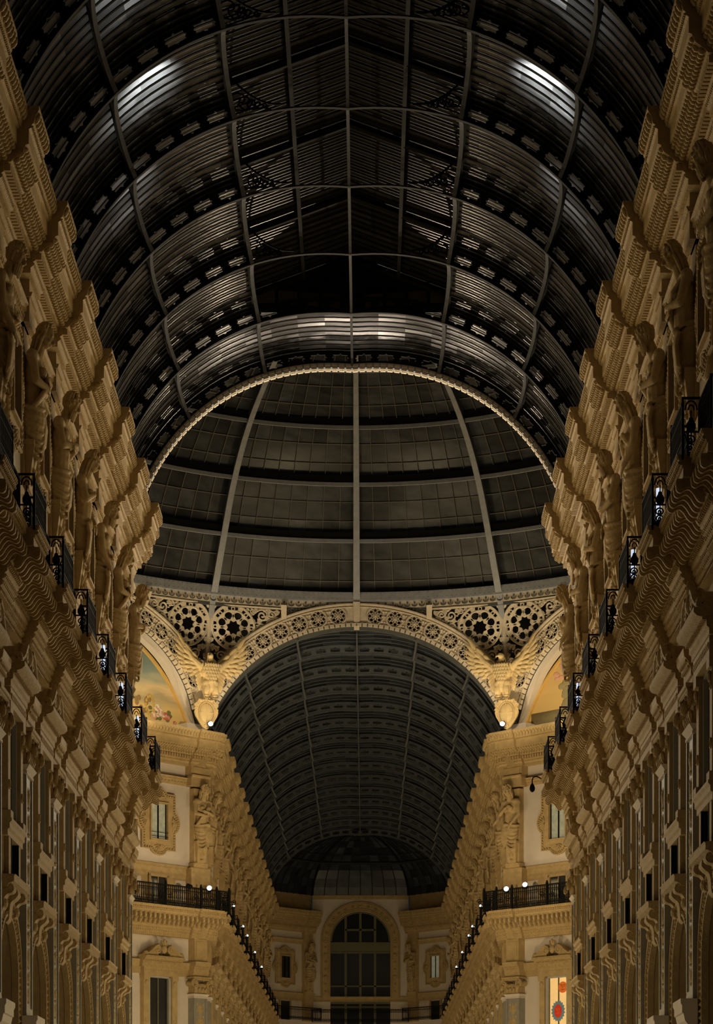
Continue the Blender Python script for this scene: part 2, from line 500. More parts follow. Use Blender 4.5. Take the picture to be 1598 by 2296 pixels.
ENTA = [(-.3, 13.98), (.34, 13.98), (.34, 14.10), (.38, 14.12), (.38, 14.24), (.43, 14.26), (.43, 14.36), (.48, 14.40), (.48, 14.50), (.54, 14.56), (.54, 14.60), (.62, 14.64), (.62, 14.90), (1.02, 14.92), (1.02, 15.12), (1.06, 15.13), (1.06, 15.20), (1.10, 15.22), (1.14, 15.33), (-.3, 15.33)]
def modillion_mesh():
    top = [(.60, 14.91), (1.12, 14.91)]
    low = [(1.14, 14.86), (1.13, 14.74), (1.06, 14.69), (.98, 14.73), (.90, 14.75), (.82, 14.68), (.74, 14.56), (.66, 14.51), (.60, 14.54)]
    low = smoothc(low, 3)
    mb = MB()
    for u0, u1, e in ((-.062, .062, 0), (-.035, .035, -.035)):
        mb.prism(top + [(n, z + e) for n, z in low], u0, u1)
    mb.ell((0, 1.10, 14.82), .07, .055, .065, 8, 5)
    mb.ell((0, .93, 14.77), .06, .09, .035, 6, 4)
    mb.ell((0, .72, 14.63), .065, .08, .045, 6, 4)
    return mb.mesh('modillion', ORNA, smooth=50)
MODM = modillion_mesh()
def entablature(u0, u1, ress=(), d=0.24, mods=True, step=.285):
    body, orn = MB(), MB()
    segs, cur, out = [], u0, []
    for a, b in ress:
        if a > cur: segs.append((cur, a, 0))
        segs.append((a, b, d)); cur = b
    if cur < u1: segs.append((cur, u1, 0))
    one = MB()
    for a, b, o in segs:
        body.prism(shift(ENTA, o), a, b)
        leafrow(orn, a, b, .11, 1.08 + o, 15.18, .07, .09, .045, 10)
        leafrow(orn, a, b, .12, 1.12 + o, 15.28, .08, .09, .03, 15)
        leafrow(orn, a, b, .13, .50 + o, 14.53, .09, .12, .06, 35)
        leafrow(orn, a, b, .12, .42 + o, 14.31, .09, .10, .05, 10)
        leafrow(orn, a, b, .14, .375 + o, 14.18, .11, .10, .04, 0)
        leafrow(orn, a, b, .12, .335 + o, 14.04, .05, .10, .03, 0)
        leafrow(orn, a, b, .15, .62 + o, 14.77, .05, .2, .03, 0)
        boxrow(orn, a, b, .085, .05, 1.02 + o, 1.045 + o, 15.085, 15.12)
        k = max(1, int((b - a) / step))
        for i in range(k):
            u = a + (b - a) * (i + .5) / k
            out.append((u, o))
    parts = [('entablature_body', body.mesh('entablature_body', STONE)), ('carved_bands', orn.mesh('carved_bands', ORNA, smooth=60))]
    if mods:
        for u, o in out: parts.append(('modillion', MODM, None, (u, o, 0)))
    return parts, out

# ---- iron railings
def rail_panel(L, z0=0.0, h=1.0, step=.105, dense=True):
    mb = MB()
    mb.box(0, L, -.03, .03, z0 + h - .05, z0 + h)
    mb.box(0, L, -.015, .015, z0 + h - .23, z0 + h - .205)
    mb.box(0, L, -.02, .02, z0 + .22, z0 + .25)
    mb.box(0, L, -.02, .02, z0, z0 + .04)
    k = max(2, int(round(L / step)))
    for i in range(k + 1):
        u = L * i / k
        mb.box(u - .011, u + .011, -.011, .011, z0, z0 + h - .03)
        if i < k:
            c = u + L / k / 2
            r = L / k / 2 * .85
            mb.tube([(c + r * math.cos(a), 0, z0 + h - .135 + .07 * math.sin(a)) for a in [2 * PI * j / 10 for j in range(10)]], .009, 4, True)
            mb.ell((c, 0, z0 + .14), r * .8, .02, .07, 6, 4)
            if dense:
                mb.ell((u, 0, z0 + .42), .03, .03, .05, 6, 4)
                mb.tube([(c + r * .9 * math.sin(a), 0, z0 + .53 + .2 * math.cos(a)) for a in [2 * PI * j / 12 for j in range(12)]], .008, 4, True)
    mb.box(-.025, .025, -.025, .025, z0, z0 + h + .02)
    mb.box(L - .025, L + .025, -.025, .025, z0, z0 + h + .02)
    return mb
def rail_side(W, h=1.06):
    mb = MB()
    for u in (0, W): mb.box(u - .02, u + .02, -.02, .02, -.1, h)
    mb.box(0, W, -.02, .02, h - .04, h)
    mb.box(0, W, -.015, .015, .4, .43)
    mb.box(W * .5 - .012, W * .5 + .012, -.012, .012, .1, h - .25)
    mb.tube([(W * .5 + W * .36 * math.cos(R(a)), 0, h - .24 + W * .55 * math.sin(R(a))) for a in range(0, 181, 20)], .016, 5)
    mb.tube([(W * .5 + W * .18 * math.cos(R(a)), 0, h - .24 + W * .3 * math.sin(R(a))) for a in range(0, 181, 20)], .014, 5)
    mb.ell((W * .5, 0, .52), W * .3, .03, .12, 8, 5)
    for zz, rr in ((.27, .09), (.13, .08), (.02, .07)):
        mb.tube(spiral(W * .5, zz, rr, 1.5), .016, 5)
        mb.tube(spiral(W * .5 + .02, zz, rr, 1.5, -1, 180), .016, 5)
    mb.ell((W * .5, 0, .62), .05, .03, .08, 6, 4)
    return mb
RZ = 15.33
def railing_parts(b=B, j=.8, nr=.96, nj=1.27):
    a = b / 2 - j
    fr = rail_panel(2 * j, 0, .95)
    p_front = MB().join(fr, Matrix.Translation((-j, nj, 0))).mesh('front_panel', IRONB)
    run = rail_panel(a, 0, .95).mesh('wall_panel', IRONB)
    M = Matrix.Rotation(R(90), 4, 'Z')
    sd = MB().join(rail_side(nj - nr), M).mesh('side_panel', IRONB)
    return [('front_panel', p_front), ('wall_panel', run, None, (-b / 2, nr, 0)), ('wall_panel', run, None, (j, nr, 0)),
            ('side_panel', sd, None, (-j, nr, 0)), ('side_panel', sd, None, (j, nr, 0))]
P_RAIL = railing_parts()

# ---- carved caryatids
def fig_base(mb, fem=False, lean=0.12, tw=0.0):
    mb.ell((0, .60, 2.05), .36, .29, .32, 12, 8)
    mb.cap((0, .60, 2.15), (0, .64, 2.62), .29, .30, 12)
    mb.ell((0, .66, 2.93), .41, .28, .42, 12, 8)
    if fem:
        for s in (-1, 1): mb.ell((s * .17, .90, 2.92), .14, .13, .13, 10, 7)
    else:
        for s in (-1, 1):
            mb.ell((s * .18, .86, 3.02), .19, .09, .13, 10, 7)
            mb.ell((s * .09, .88, 2.62), .09, .05, .09, 8, 6)
            mb.ell((s * .09, .87, 2.42), .09, .05, .09, 8, 6)
    mb.cap((-.40, .67, 3.24), (.40, .67, 3.24), .165, .165, 10)
    mb.cap((0, .72, 3.28), (tw * .4, .72 + lean, 3.62), .15, .13, 10)
def fig_head(mb, hair, c, fem=False, beard=True, turn=0.0, longhair=False, seed=1):
    """head bowed forward and down; c = centre; turn = sideways turn in degrees"""
    rr = random.Random(seed)
    M = Matrix.Translation(c) @ Matrix.Rotation(R(turn), 4, 'Z') @ Matrix.Rotation(R(-24), 4, 'X')
    h, hh = MB(), MB()
    h.ell((0, 0, .02), .185, .215, .25, 12, 9)
    h.ell((0, .08, -.12), .125, .13, .14, 10, 7)                # jaw
    h.cap((0, .215, .03), (0, .265, -.055), .025, .042, 8)       # nose
    h.cap((-.11, .175, .06), (.11, .175, .06), .032, .032, 8)    # brow
    for s in (-1, 1):
        h.ell((s * .075, .19, .015), .035, .02, .018, 8, 5)      # eyes
        h.ell((s * .10, .15, -.06), .06, .06, .055, 8, 6)        # cheeks
        h.ell((s * .185, 0, -.01), .025, .045, .065, 8, 6)       # ears
    h.ell((0, .205, -.125), .06, .03, .018, 8, 5)                # mouth
    h.ell((0, .20, -.155), .045, .03, .018, 8, 5)
    if beard:
        for i in range(16):
            a = R(-75 + 150 * (i % 8) / 7); q = i // 8
            hh.ell((.12 * math.sin(a), .10 + .10 * math.cos(a), -.19 - .09 * q), .04, .04, .085 + .03 * rr.random(), 7, 5)
    n = 60 if not longhair else 22
    for i in range(n):                                           # curls of hair
        a = R(100 + 340 * rr.random() - 80); e = rr.uniform(-.15, 1.0)
        ce = math.sqrt(max(0, 1 - e * e))
        p = (.2 * ce * math.sin(a), -.03 + .225 * ce * math.cos(a), .05 + .245 * e)
        if p[1] > .10 and p[2] < .16: continue
        hh.ell(p, rr.uniform(.045, .07), rr.uniform(.045, .07), rr.uniform(.04, .065), 7, 5)
    for i in range(13):                                          # wavy locks combed back from the brow
        a = R(-96 + 16 * i)
        pts = []
        for j in range(6):
            e = R(72 - 26 * j); w_ = .03 * math.sin(j * 2.1 + i)
            pts.append((( .215 + .02 * (i % 2)) * math.cos(e) * math.sin(a) * .98 + w_, (.10 if abs(a) < 1 else -.02) * 0 - .02 + .245 * math.cos(e) * -math.cos(a) * (1 if 1 else 0) * .95, .06 + .265 * math.sin(e)))
        hh.tube(pts, [.022, .034, .040, .040, .036, .02], 6)
    if longhair:
        for i in range(9):
            a = R(-108 + 27 * i)
            hh.tube([(.19 * math.sin(a), -.05 - .16 * math.cos(a), .0), (.24 * math.sin(a) + .02, -.07 - .18 * math.cos(a), -.16), (.22 * math.sin(a) - .02, -.07 - .17 * math.cos(a), -.32), (.25 * math.sin(a), -.06 - .18 * math.cos(a), -.50)], [.042, .048, .045, .025], 6)
        h.cap((0, -.10, .05), (0, -.14, -.35), .15, .13, 8)
    mb.join(h, M); hair.join(hh, M)
def fig_arm(mb, s, elbow, wrist, fwd):
    sh = (s * .45, .67, 3.20)
    mb.ell(sh, .155, .155, .165, 10, 7)
    mb.cap(sh, elbow, .135, .105, 10)
    mb.cap(elbow, wrist, .105, .07, 10)
    w, f = Vector(wrist), Vector(fwd).normalized()
    side = f.cross(Vector((0, 1, 0))).normalized()
    nrm = side.cross(f)
    pc = w + f * .09
    mb.ell(pc, f * .11, side * .075, nrm * .04, 8, 6)
    for i in range(4):
        b = pc + f * .08 + side * (.055 - .037 * i)
        m = b + f * (.075 + .015 * (1.5 - abs(i - 1.5))) - nrm * .012
        mb.cap(b, m, .023, .021, 6)
        mb.cap(m, m + f * .05 - nrm * .035, .021, .017, 6)
    t0 = w + f * .05 + side * .07
    mb.cap(t0, t0 + f * .07 + side * .06, .027, .021, 6)
def drape(seed, tail=-1, robe=False):
    rr = random.Random(seed)
    mb = MB()
    mb.ell((0, .60, 1.95), .40, .34, .34, 14, 8)
    mb.cap((0, .58, 1.85), (0, .54, 1.28), .37, .27, 14)
    for i in range(7):                                           # swags across the hips
        z = 2.20 - .135 * i
        w = .375 - .018 * i
        sag = .06 + .05 * i
        mb.tube([(w * math.cos(R(a)), .58 + (.335 - .012 * i) * math.sin(R(a)), z - sag * math.sin(R(a)) + tail * (.10 + .02 * i) * math.cos(R(a))) for a in range(-30, 211, 16)], .05 - .002 * i + .012 * rr.random(), 7)
    x0 = tail * .22
    for i in range(6):                                           # falling end of the cloth
        x = x0 + (.05 * i - .125)
        q = .08 * rr.random()
        mb.tube([(x, .90 - .02 * abs(i - 2.5), 2.12), (x * 1.1, .92, 1.8), (x * 1.15 + q * .3, .87, 1.4), (x * 1.2, .80, 1.0 + .09 * abs(i - 3) + q)], [.045, .05, .055, .03], 7)
    mb.ell((x0, .90, 2.14), .12, .09, .10, 8, 6)                 # knot
    if robe:
        for i in range(4):
            mb.tube([(-.42 + .03 * i, .70, 3.3), (-.25 + .05 * i, .98, 2.95), (.05 + .06 * i, .98, 2.5), (.34 + .02 * i, .72, 2.1)], .06, 7)
    return mb
def herm():
    st, orn = MB(), MB()
    st.box(-.45, .45, 0, .40, 0, .3)
    st.box(-.42, .42, 0, .45, .22, .3)
    st.box(-.38, .38, 0, .33, .3, 3.9)
    st.frus((-.24, .24, .30, .42, .3), (-.34, .34, .30, .56, 1.25))
    st.box(-.38, .38, .28, .56, 1.25, 1.36)
    orn.lathe([(.02, .4), (.10, .46), (.04, .52), (.07, .60), (.13, .72), (.06, .82), (.09, .92), (.15, 1.02), (.10, 1.10)], (0, .45, 0), 8)
    for s in (-1, 1):
        orn.ell((s * .14, .47, .95), .07, .05, .12, 6, 4)
        orn.ell((s * .12, .45, .70), .06, .04, .10, 6, 4)
    return st, orn
HST, HORN = herm()
HST, HORN = HST.mesh('herm_pedestal', STONE), HORN.mesh('carved_drop', ORNA, smooth=60)
def make_fig(kind):
    b, hr = MB(), MB()
    if kind == 0:      # bearded, arms folded
        fig_base(b)
        fig_head(b, hr, (0, .98, 3.80), beard=True, seed=3)
        fig_arm(b, -1, (-.52, .82, 2.66), (-.02, 1.08, 2.66), (1, .15, -.05))
        fig_arm(b, 1, (.52, .82, 2.66), (.02, 1.12, 2.78), (-1, .1, .05))
        d = drape(1, -1)
    elif kind == 1:    # long hair, hand on chest
        fig_base(b, True)
        fig_head(b, hr, (.03, .96, 3.80), True, False, 16, True, 5)
        fig_arm(b, -1, (-.56, .76, 2.62), (-.30, 1.00, 2.20), (.5, .3, -.8))
        fig_arm(b, 1, (.55, .84, 2.68), (.10, 1.03, 2.92), (-1, .05, .35))
        d = drape(2, 1)
    elif kind == 2:    # bearded, one arm lowered to the cloth
        fig_base(b)
        fig_head(b, hr, (-.04, .98, 3.80), False, True, -14, False, 9)
        fig_arm(b, -1, (-.55, .84, 2.66), (-.02, 1.06, 2.50), (1, .1, -.1))
        fig_arm(b, 1, (.58, .74, 2.62), (.36, .98, 2.12), (-.4, .3, -.8))
        d = drape(3, 1)
    else:              # veiled, robe over shoulder
        fig_base(b, True)
        fig_head(b, hr, (0, .96, 3.80), True, False, 0, True, 12)
        fig_arm(b, -1, (-.52, .84, 2.66), (-.04, 1.08, 2.72), (1, .1, .1))
        fig_arm(b, 1, (.54, .80, 2.64), (.12, 1.05, 2.56), (-1, .1, 0))
        d = drape(4, -1, True)
    for q in (b, d, hr): q.v = [(p[0], .20 + (p[1] - .30) * .86, p[2]) for p in q.v]
    return remesh(b, 'figure', STAT, .020, 1), remesh(d, 'drapery', STAT, .018, 1), hr.mesh('hair', STAT, 0, 180)
FIGS = [make_fig(k) for k in range(4)]
FIGTXT = ['bearded figure with folded arms', 'long-haired figure, hand on breast', 'bearded figure, one arm lowered', 'long-haired figure in a robe']
def statue(loc, rz, k, label, group, simple=False):
    fg, dr, ha = FIGS[k]
    parts = [('herm_pedestal', HST, [('carved_drop', HORN)]), ('figure', fg, [('drapery', dr), ('hair', ha)])]
    return put('caryatid_statue', parts, label, 'statue', loc, rz, group)
SZ = 17.35                                    # foot of the herms

# ---- upper window in a lobed frame
def lobed(hw, hh, r=.57, off=.30):           # rectangle with a shallow round lobe in the middle of each side
    pts = []
    def lobe(cx, cz, mid):
        a = math.degrees(math.acos(off / r))
        pts.extend(arc(cx, cz, r, mid - a, mid + a, 10))
    pts.append((-hw, hh)); lobe(0, hh - off, 0); pts.append((hw, hh)); lobe(hw - off, 0, 90)
    pts.append((hw, -hh)); lobe(0, -hh + off, 180); pts.append((-hw, -hh)); lobe(-hw + off, 0, 270)
    return pts
def upper_window_parts(zc=19.45, glass=None, guard=False):
    fr, orn, gl = MB(), MB(), MB()
    o = lobed(.90, 1.22)
    rect = [(-.50, -.85), (.50, -.85), (.50, .85), (-.50, .85)]
    z = lambda L, k=1.0: [(p[0] * k, p[1] * k + zc) for p in L]
    fr.plate(z(o), [z(rect)], 0, .16)
    big = lobed(1.0, 1.33)
    for L, r, n in ((big, .05, .16), (lobed(.82, 1.14, .48, .26), .03, .17)):
        fr.tube([(p[0], n - .02, p[1] + zc) for p in L], r, 6, True)
    fr.plate(z(big), [z(o, .98)], 0, .12)
    iw = [(-.58, -.93), (.58, -.93), (.58, .93), (-.58, .93)]
    fr.plate(z(iw), [z(rect)], .16, .24)
    for L in (big,):
        for i in range(len(L)):
            a, b = Vector(L[i]), Vector(L[(i + 1) % len(L)])
            n = max(1, int((b - a).length / .14))
            for j in range(n):
                p = a + (b - a) * ((j + .5) / n)
                orn.ell((p.x * .93, .17, p.y * .94 + zc), .05, .045, .05, 6, 4)
    for cx, cz, rot in ((0, 1.12, 0), (0, -1.12, 180), (.80, 0, 90), (-.80, 0, 270)):
        for i in range(7):                    # shell
            a = R(rot - 75 + 25 * i)
            d = Vector((math.sin(a), 0, math.cos(a)))
            c = Vector((cx, .18, cz + zc)) + d * .17
            s = Vector((d.z, 0, -d.x))
            orn.ell(c, s * .04, (0, .06, 0), d * .16, 6, 4)
    gl.box(-.5, .5, .03, .05, zc - .85, zc + .85)
    bars = MB()
    bars.box(-.03, .03, .05, .1, zc - .85, zc + .85)
    for x in (-.49, .46): bars.box(x, x + .03, .05, .1, zc - .85, zc + .85)
    if guard:
        for h in (-.55, -.75): bars.box(-.52, .56, .22, .24, zc + h, zc + h + .025)
    return [('carved_frame', fr.mesh('carved_frame', STONE, smooth=40), [('shell_relief', orn.mesh('shell_relief', ORNA, smooth=180))]),
            ('pane', gl.mesh('pane', glass or WGLASS)), ('sash_bars', bars.mesh('sash_bars', IRONB))]
P_UPW = upper_window_parts()

# ---- pilasters of the lower order
def candel(mb, u, n, z0, z1, w, seed=4):
    """shallow candelabrum relief: stacked vases, scrolls and paired leaves"""
    rr = random.Random(seed)
    m = MB()
    z = z0
    while z < z1 - .3:
        h = rr.uniform(.34, .62)
        m.lathe([(.015, 0), (w * rr.uniform(.14, .26), h * .1), (w * .05, h * .22), (w * rr.uniform(.12, .2), h * .4), (w * rr.uniform(.16, .26), h * .62), (w * .07, h * .84), (.015, h * .95)], (0, 0, z), 8)
        for s in (-1, 1):
            m.tube(spiral(s * w * .28, z + h * .35, w * .13, 1.4, s, 90, 0, 12), .020, 4)
            m.tube([(s * w * .06, 0, z + h * .1), (s * w * .2, 0, z + h * .55), (s * w * .36, 0, z + h * .8)], [.03, .035, .015], 5)
            m.ell((s * w * .3, 0, z + h * .85), (s * w * .09, 0, .05), (0, .05, 0), (-s * .02, 0, .05), 6, 4)
        z += h
    mb.add([(u + p[0], n + p[1] * .30, p[2]) for p in m.v], m.f)
def pilaster_parts(w=.5, n=.22, z0=5.65):
    sh, rel, cap, blk, neck, foot = MB(), MB(), MB(), MB(), MB(), MB()
    sh.box(-w, w, 0, n, z0, 11.15)
    for s in (-1, 1):
        sh.box(s * w - (.10 if s > 0 else 0), s * w + (0 if s > 0 else .10), n, n + .035, z0 + .15, 11.1)
    sh.box(-w, w, n, n + .035, z0, z0 + .2)
    candel(rel, 0, n, z0 + .3, 10.95, w * 1.5)
    neck.box(-w - .03, w + .03, 0, n + .05, 11.12, 11.18)
    neck.frus((-w, w, 0, n + .02, 11.18), (-w - .08, w + .08, 0, n + .12, 11.32))
    # capital: leaves, volutes, abacus
    cap.box(-w + .02, w - .02, 0, n + .02, 11.32, 11.75)
    leafrow(cap, -w, w, .2, n + .05, 11.5, .17, .3, .07, 12)
    leafrow(cap, -w, w, .12, n + .10, 11.78, .1, .1, .06, 20)
    for s in (-1, 1):
        c = s * (w + .03)
        cap.tube([(p[0], p[1], p[2]) for p in spiral(c, 11.83, .2, 1.7, -s, 90, n + .13)], [.05] * 23, 6)
        cap.tube([(c, .05, 11.83), (c, n + .12, 11.83)], .15, 10)
        cap.ell((c, n + .15, 11.83), .06, .07, .06, 8, 5)
        cap.ell((c * 1.1, n + .22, 11.62), (.09, .02, 0), (0, .07, .02), (0, -.03, .16), 7, 5)
    cap.tube([(-w, n + .13, 12.02), (w, n + .13, 12.02)], .045, 6)
    cap.box(-w - .14, w + .14, 0, n + .20, 12.05, 12.14)
    # block of the architrave above the capital, and the attic block
    blk.prism([(0, 12.14), (n + .04, 12.14), (n + .04, 12.30), (n + .08, 12.32), (n + .08, 12.48), (n + .13, 12.54), (n + .13, 12.60), (n + .22, 12.70), (n + .24, 12.86), (0, 12.88)], -w - .06, w + .06)
    leafrow(blk, -w, w, .09, n + .12, 12.51, .07, .08, .03, 20)
    boxrow(blk, -w, w, .11, .06, n + .1, n + .19, 12.60, 12.68)
    blk.box(-w + .02, w - .02, 0, n + .05, 12.88, 14.0)
    blk.box(-w + .12, w - .12, n + .05, n + .08, 13.05, 13.85)
    # corbel the shaft stands on
    foot.prism([(q[0] * (n + .3) / .7, q[1]) for q in [(0, 4.2), (.42, 4.2), (.42, 5.0), (.50, 5.05), (.50, 5.12), (.58, 5.2), (.62, 5.34), (.66, 5.36), (.66, 5.50), (.70, 5.56), (.70, 5.65), (0, 5.65)]], -w - .12, w + .12)
    leafrow(foot, -w - .1, w + .1, .2, .48 * (n + .3) / .7, 4.75, .18, .4, .08, 10)
    return [('shaft', sh.mesh('shaft', GREY), [('candelabra_relief', rel.mesh('candelabra_relief', ORNA, smooth=60))]),
            ('neck_moulding', neck.mesh('neck_moulding', PLAS)),
            ('capital', cap.mesh('capital', ORNA, smooth=45)),
            ('attic_block', blk.mesh('attic_block', STONE)),
            ('corbel', foot.mesh('corbel', PLAS))]
P_PIL = pilaster_parts()

# ---- tall windows with swan-neck pediments
def pediment(mb, z, w, n0, n1):
    mb.prism([(0, z), (n0, z), (n0, z + .12), (n0 + .05, z + .16), (n0 + .05, z + .30), (n1 - .06, z + .36), (n1, z + .42), (n1, z + .52), (0, z + .52)], -w, w)
    boxrow(mb, -w, w, .12, .06, n0 + .05, n0 + .13, z + .28, z + .36)
    zb = z + .52
    for s in (-1, 1):
        pts = [(s * w, 0, zb + .06), (s * w * .86, 0, zb + .08), (s * w * .66, 0, zb + .22), (s * w * .48, 0, zb + .42), (s * w * .30, 0, zb + .52)]
        for n in (n0 + .06, n1 - .1): mb.tube([(p[0], n, p[2]) for p in pts], [.06, .06, .08, .09, .08], 6)
        poly = [(p[0], p[2]) for p in pts] + [(s * w * .30, zb)] + [(s * w, zb)]
        mb.ext(poly, 0, n1 - .12)
        mb.tube(spiral(s * w * .34, zb + .30, .2, 1.7, s, 90, n1 - .1), [.05] * 23, 6)
        mb.ell((s * w * .34, n1 - .1, zb + .3), .06, .05, .06, 8, 5)
        mb.ell((s * w * .92, n1 - .15, zb + .14), .12, .1, .09, 8, 5)
        mb.ell((s * .1, n1 - .12, zb + .62), (.05, 0, .03), (0, .08, 0), (s * .06, 0, .14), 7, 5)
    mb.ell((0, n1 - .12, zb + .34), .16, .12, .22, 10, 7)
    mb.ell((0, n1 - .1, zb + .68), .08, .08, .16, 8, 6)
def tall_window_parts(zb=9.65, zt=12.05, hw=.62, glass=None):
    ca, ped, gl, bars, inn = MB(), MB(), MB(), MB(), MB()
    for s in (-1, 1):
        a, b = sorted((s * hw, s * (hw + .12)))
        inn.box(a, b, 0, .20, zb, zt)
        a, b = sorted((s * (hw + .14), s * (hw + .46)))
        ca.box(a, b, 0, .28, zb, zt - .2)
        c = (a + b) / 2
        ca.box(a - .03, b + .03, 0, .34, zt - .2, zt)
        ca.box(a - .03, b + .03, 0, .34, zb, zb + .18)
        for z in (zb + .75, zb + 1.9): ca.tube([(c + .09 * math.cos(2 * PI * i / 12), .29, z + .09 * math.sin(2 * PI * i / 12)) for i in range(12)], .022, 5, True)
        ca.ell((c, .31, zt - .35), .1, .05, .12, 8, 5)
    inn.box(-hw - .12, hw + .12, 0, .20, zt - .08, zt + .02)
    ca.prism([(0, zt), (.34, zt), (.34, zt + .40), (0, zt + .40)], -hw - .5, hw + .5)
    leafrow(ca, -hw - .45, hw + .45, .16, .34, zt + .22, .13, .16, .03, 0)
    pediment(ped, zt + .40, hw + .62, .36, .66)
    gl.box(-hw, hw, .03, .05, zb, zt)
    bars.box(-.03, .03, .05, .09, zb, zt)
    for s in (-1, 1): bars.box(s * hw - .03, s * hw + .03, .05, .10, zb, zt)
    for z in (zb + .8, zb + 1.6): bars.box(-hw, hw, .05, .08, z - .02, z + .02)
    return [('casing', ca.mesh('casing', STONE)), ('inner_frame', inn.mesh('inner_frame', PALE)), ('pediment', ped.mesh('pediment', ORNA, smooth=40)), ('tall_pane', gl.mesh('tall_pane', glass or BLUEGL)), ('sash_bars', bars.mesh('sash_bars', OLIVE))]
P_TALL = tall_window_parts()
def mezz_parts():
    fr, si, gl = MB(), MB(), MB()
    for s in (-1, 1):
        a, b = sorted((s * .55, s * .85)); fr.box(a, b, 0, .36, 8.45, 9.3)
        a, b = sorted((s * .90, s * 1.1)); fr.box(a, b, 0, .22, 8.45, 9.3)
    fr.prism([(0, 9.3), (.38, 9.3), (.38, 9.42), (.44, 9.45), (.44, 9.55), (.50, 9.6), (.50, 9.66), (0, 9.66)], -1.1, 1.1)
    si.prism([(0, 8.2), (.36, 8.2), (.42, 8.26), (.58, 8.30), (.58, 8.42), (.62, 8.45), (0, 8.47)], -1.15, 1.15)
    for s in (-1, 1):
        si.prism([(0, 7.75)] + smoothc([(.12, 7.70), (.24, 7.74), (.27, 7.85), (.25, 7.95), (.34, 8.04), (.48, 8.07), (.55, 8.14), (.52, 8.24)], 3) + [(0, 8.24)], s * .85 - .16, s * .85 + .16)
        si.ell((s * .85, .22, 7.86), .15, .12, .12, 8, 6)
        si.ell((s * .85, .46, 8.16), .15, .1, .1, 8, 6)
    si.prism([(0, 7.55)] + smoothc([(.12, 7.52), (.22, 7.6), (.24, 7.75), (.28, 7.95), (.42, 8.04), (.5, 8.12), (.48, 8.22)], 3) + [(0, 8.22)], -.2, .2)
    gl.box(-.55, .55, .02, .05, 8.45, 9.3)
    ca = MB()  # dark liners added on the jambs so the opening reads as shaded
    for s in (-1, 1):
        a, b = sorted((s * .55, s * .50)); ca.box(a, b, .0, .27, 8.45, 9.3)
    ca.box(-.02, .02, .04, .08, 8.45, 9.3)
    for q in (fr, si): q.v = [(p[0], p[1] * .72, p[2]) for p in q.v]
    return [('stone_frame', fr.mesh('stone_frame', STONE)), ('sill', si.mesh('sill', ORNA, smooth=40)), ('shade_liner', ca.mesh('shade_liner', IROND)), ('pane', gl.mesh('pane', WGLASS))]
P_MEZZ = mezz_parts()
def arch_parts():
    wl, av, be, bk = MB(), MB(), MB(), MB()
    r, zc = 1.32, 6.38
    o = [(-1.8, 2.0), (-r, 2.0)] + arc(0, zc, r, -90, 90, 28) + [(r, 2.0), (1.8, 2.0), (1.8, 8.3), (-1.8, 8.3)]
    wl.ext(o, -.30, 0)
    band = lambda a, b: [(-b, 2.0), (-a, 2.0)] + arc(0, zc, a, -90, 90, 28) + [(a, 2.0), (b, 2.0)] + list(reversed(arc(0, zc, b, -90, 90, 28)))
    av.ext(band(1.34, 1.72), 0, .10)
    av.ext(band(1.30, 1.36), 0, .15)
    av.ext(band(1.68, 1.76), 0, .17)
    for i in range(84):
        t = i / 83
        L = PI * r + 2 * 3.6
        d = t * L
        for rad, sz, nn in ((1.53, .055, .11), (1.40, .028, .12), (1.64, .028, .12)):
            if d < 3.6: p = (-rad, zc - 3.6 + d)
            elif d > L - 3.6: p = (rad, zc - (d - (L - 3.6)))
            else:
                a = -90 + 180 * (d - 3.6) / (PI * r)
                p = (rad * math.sin(R(a)), zc + rad * math.cos(R(a)))
            be.ell((p[0], nn, p[1]), sz, .05, sz, 6, 4)
    bk.box(-1.8, 1.8, -.42, -.36, 2.0, 8.3)
    return [('archivolt', av.mesh('archivolt', STONE), [('bead_carving', be.mesh('bead_carving', ORNA, smooth=180))]), ('shop_front', bk.mesh('shop_front', WGLASS))], wl.mesh('arch_wall', STONE)
P_ARCH, ARCHW = arch_parts()
# ------------------------------------------------------------------ walls of both arms
wn = [0]
tn = [0]
def wname(): wn[0] += 1; return 'window_%d' % wn[0]
def tname(): tn[0] += 1; return 'trim_%d' % tn[0]
def wall_mesh(L0, L1, bays):
    """plaster wall from u=L0 to u=L1 with its string courses; bays = u of the pilasters"""
    w, sc = MB(), MB()
    w.box(L0, L1, -.6, .15, 8.3, 15.3)
    w.box(L0, L1, -.6, .25, 15.3, 22.4)
    sh = lambda d, P: [(n + d if n > 0 else n, z) for n, z in P]
    sc.prism(sh(.25, [(0, 21.35), (.08, 21.35), (.10, 21.55), (.15, 21.58), (.15, 21.68), (.2, 21.72), (0, 21.75)]), L0, L1)
    leafrow(sc, L0, L1, .2, .35, 21.46, .14, .14, .03, 0)
    sc.prism(sh(.25, [(0, 17.0), (.08, 17.0), (.08, 17.35), (.12, 17.4), (.12, 17.5), (0, 17.55)]), L0, L1)
    sc.prism(sh(.12, [(0, 12.14), (.10, 12.14), (.10, 12.45), (.16, 12.5), (.2, 12.8), (0, 12.88)]), L0, L1)
    sc.box(L0, L1, 0, .28, 15.33, 17.0)
    pb = MB()
    for u in bays:
        pb.box(u - .42, u + .42, 0, .46, 21.35, 22.32)
        pb.prism([(0, 21.9), (.5, 21.9), (.54, 22.0), (0, 22.0)], u - .47, u + .47)
        pb.box(u - .42, u + .42, 0, .38, 15.33, 17.36)
        pb.box(u - .68, u + .68, 0, .175, 4.2, 12.1)
    return w.mesh('wall', PLAS), sc.mesh('string_courses', STONE), pb.mesh('pier_blocks', STONE)

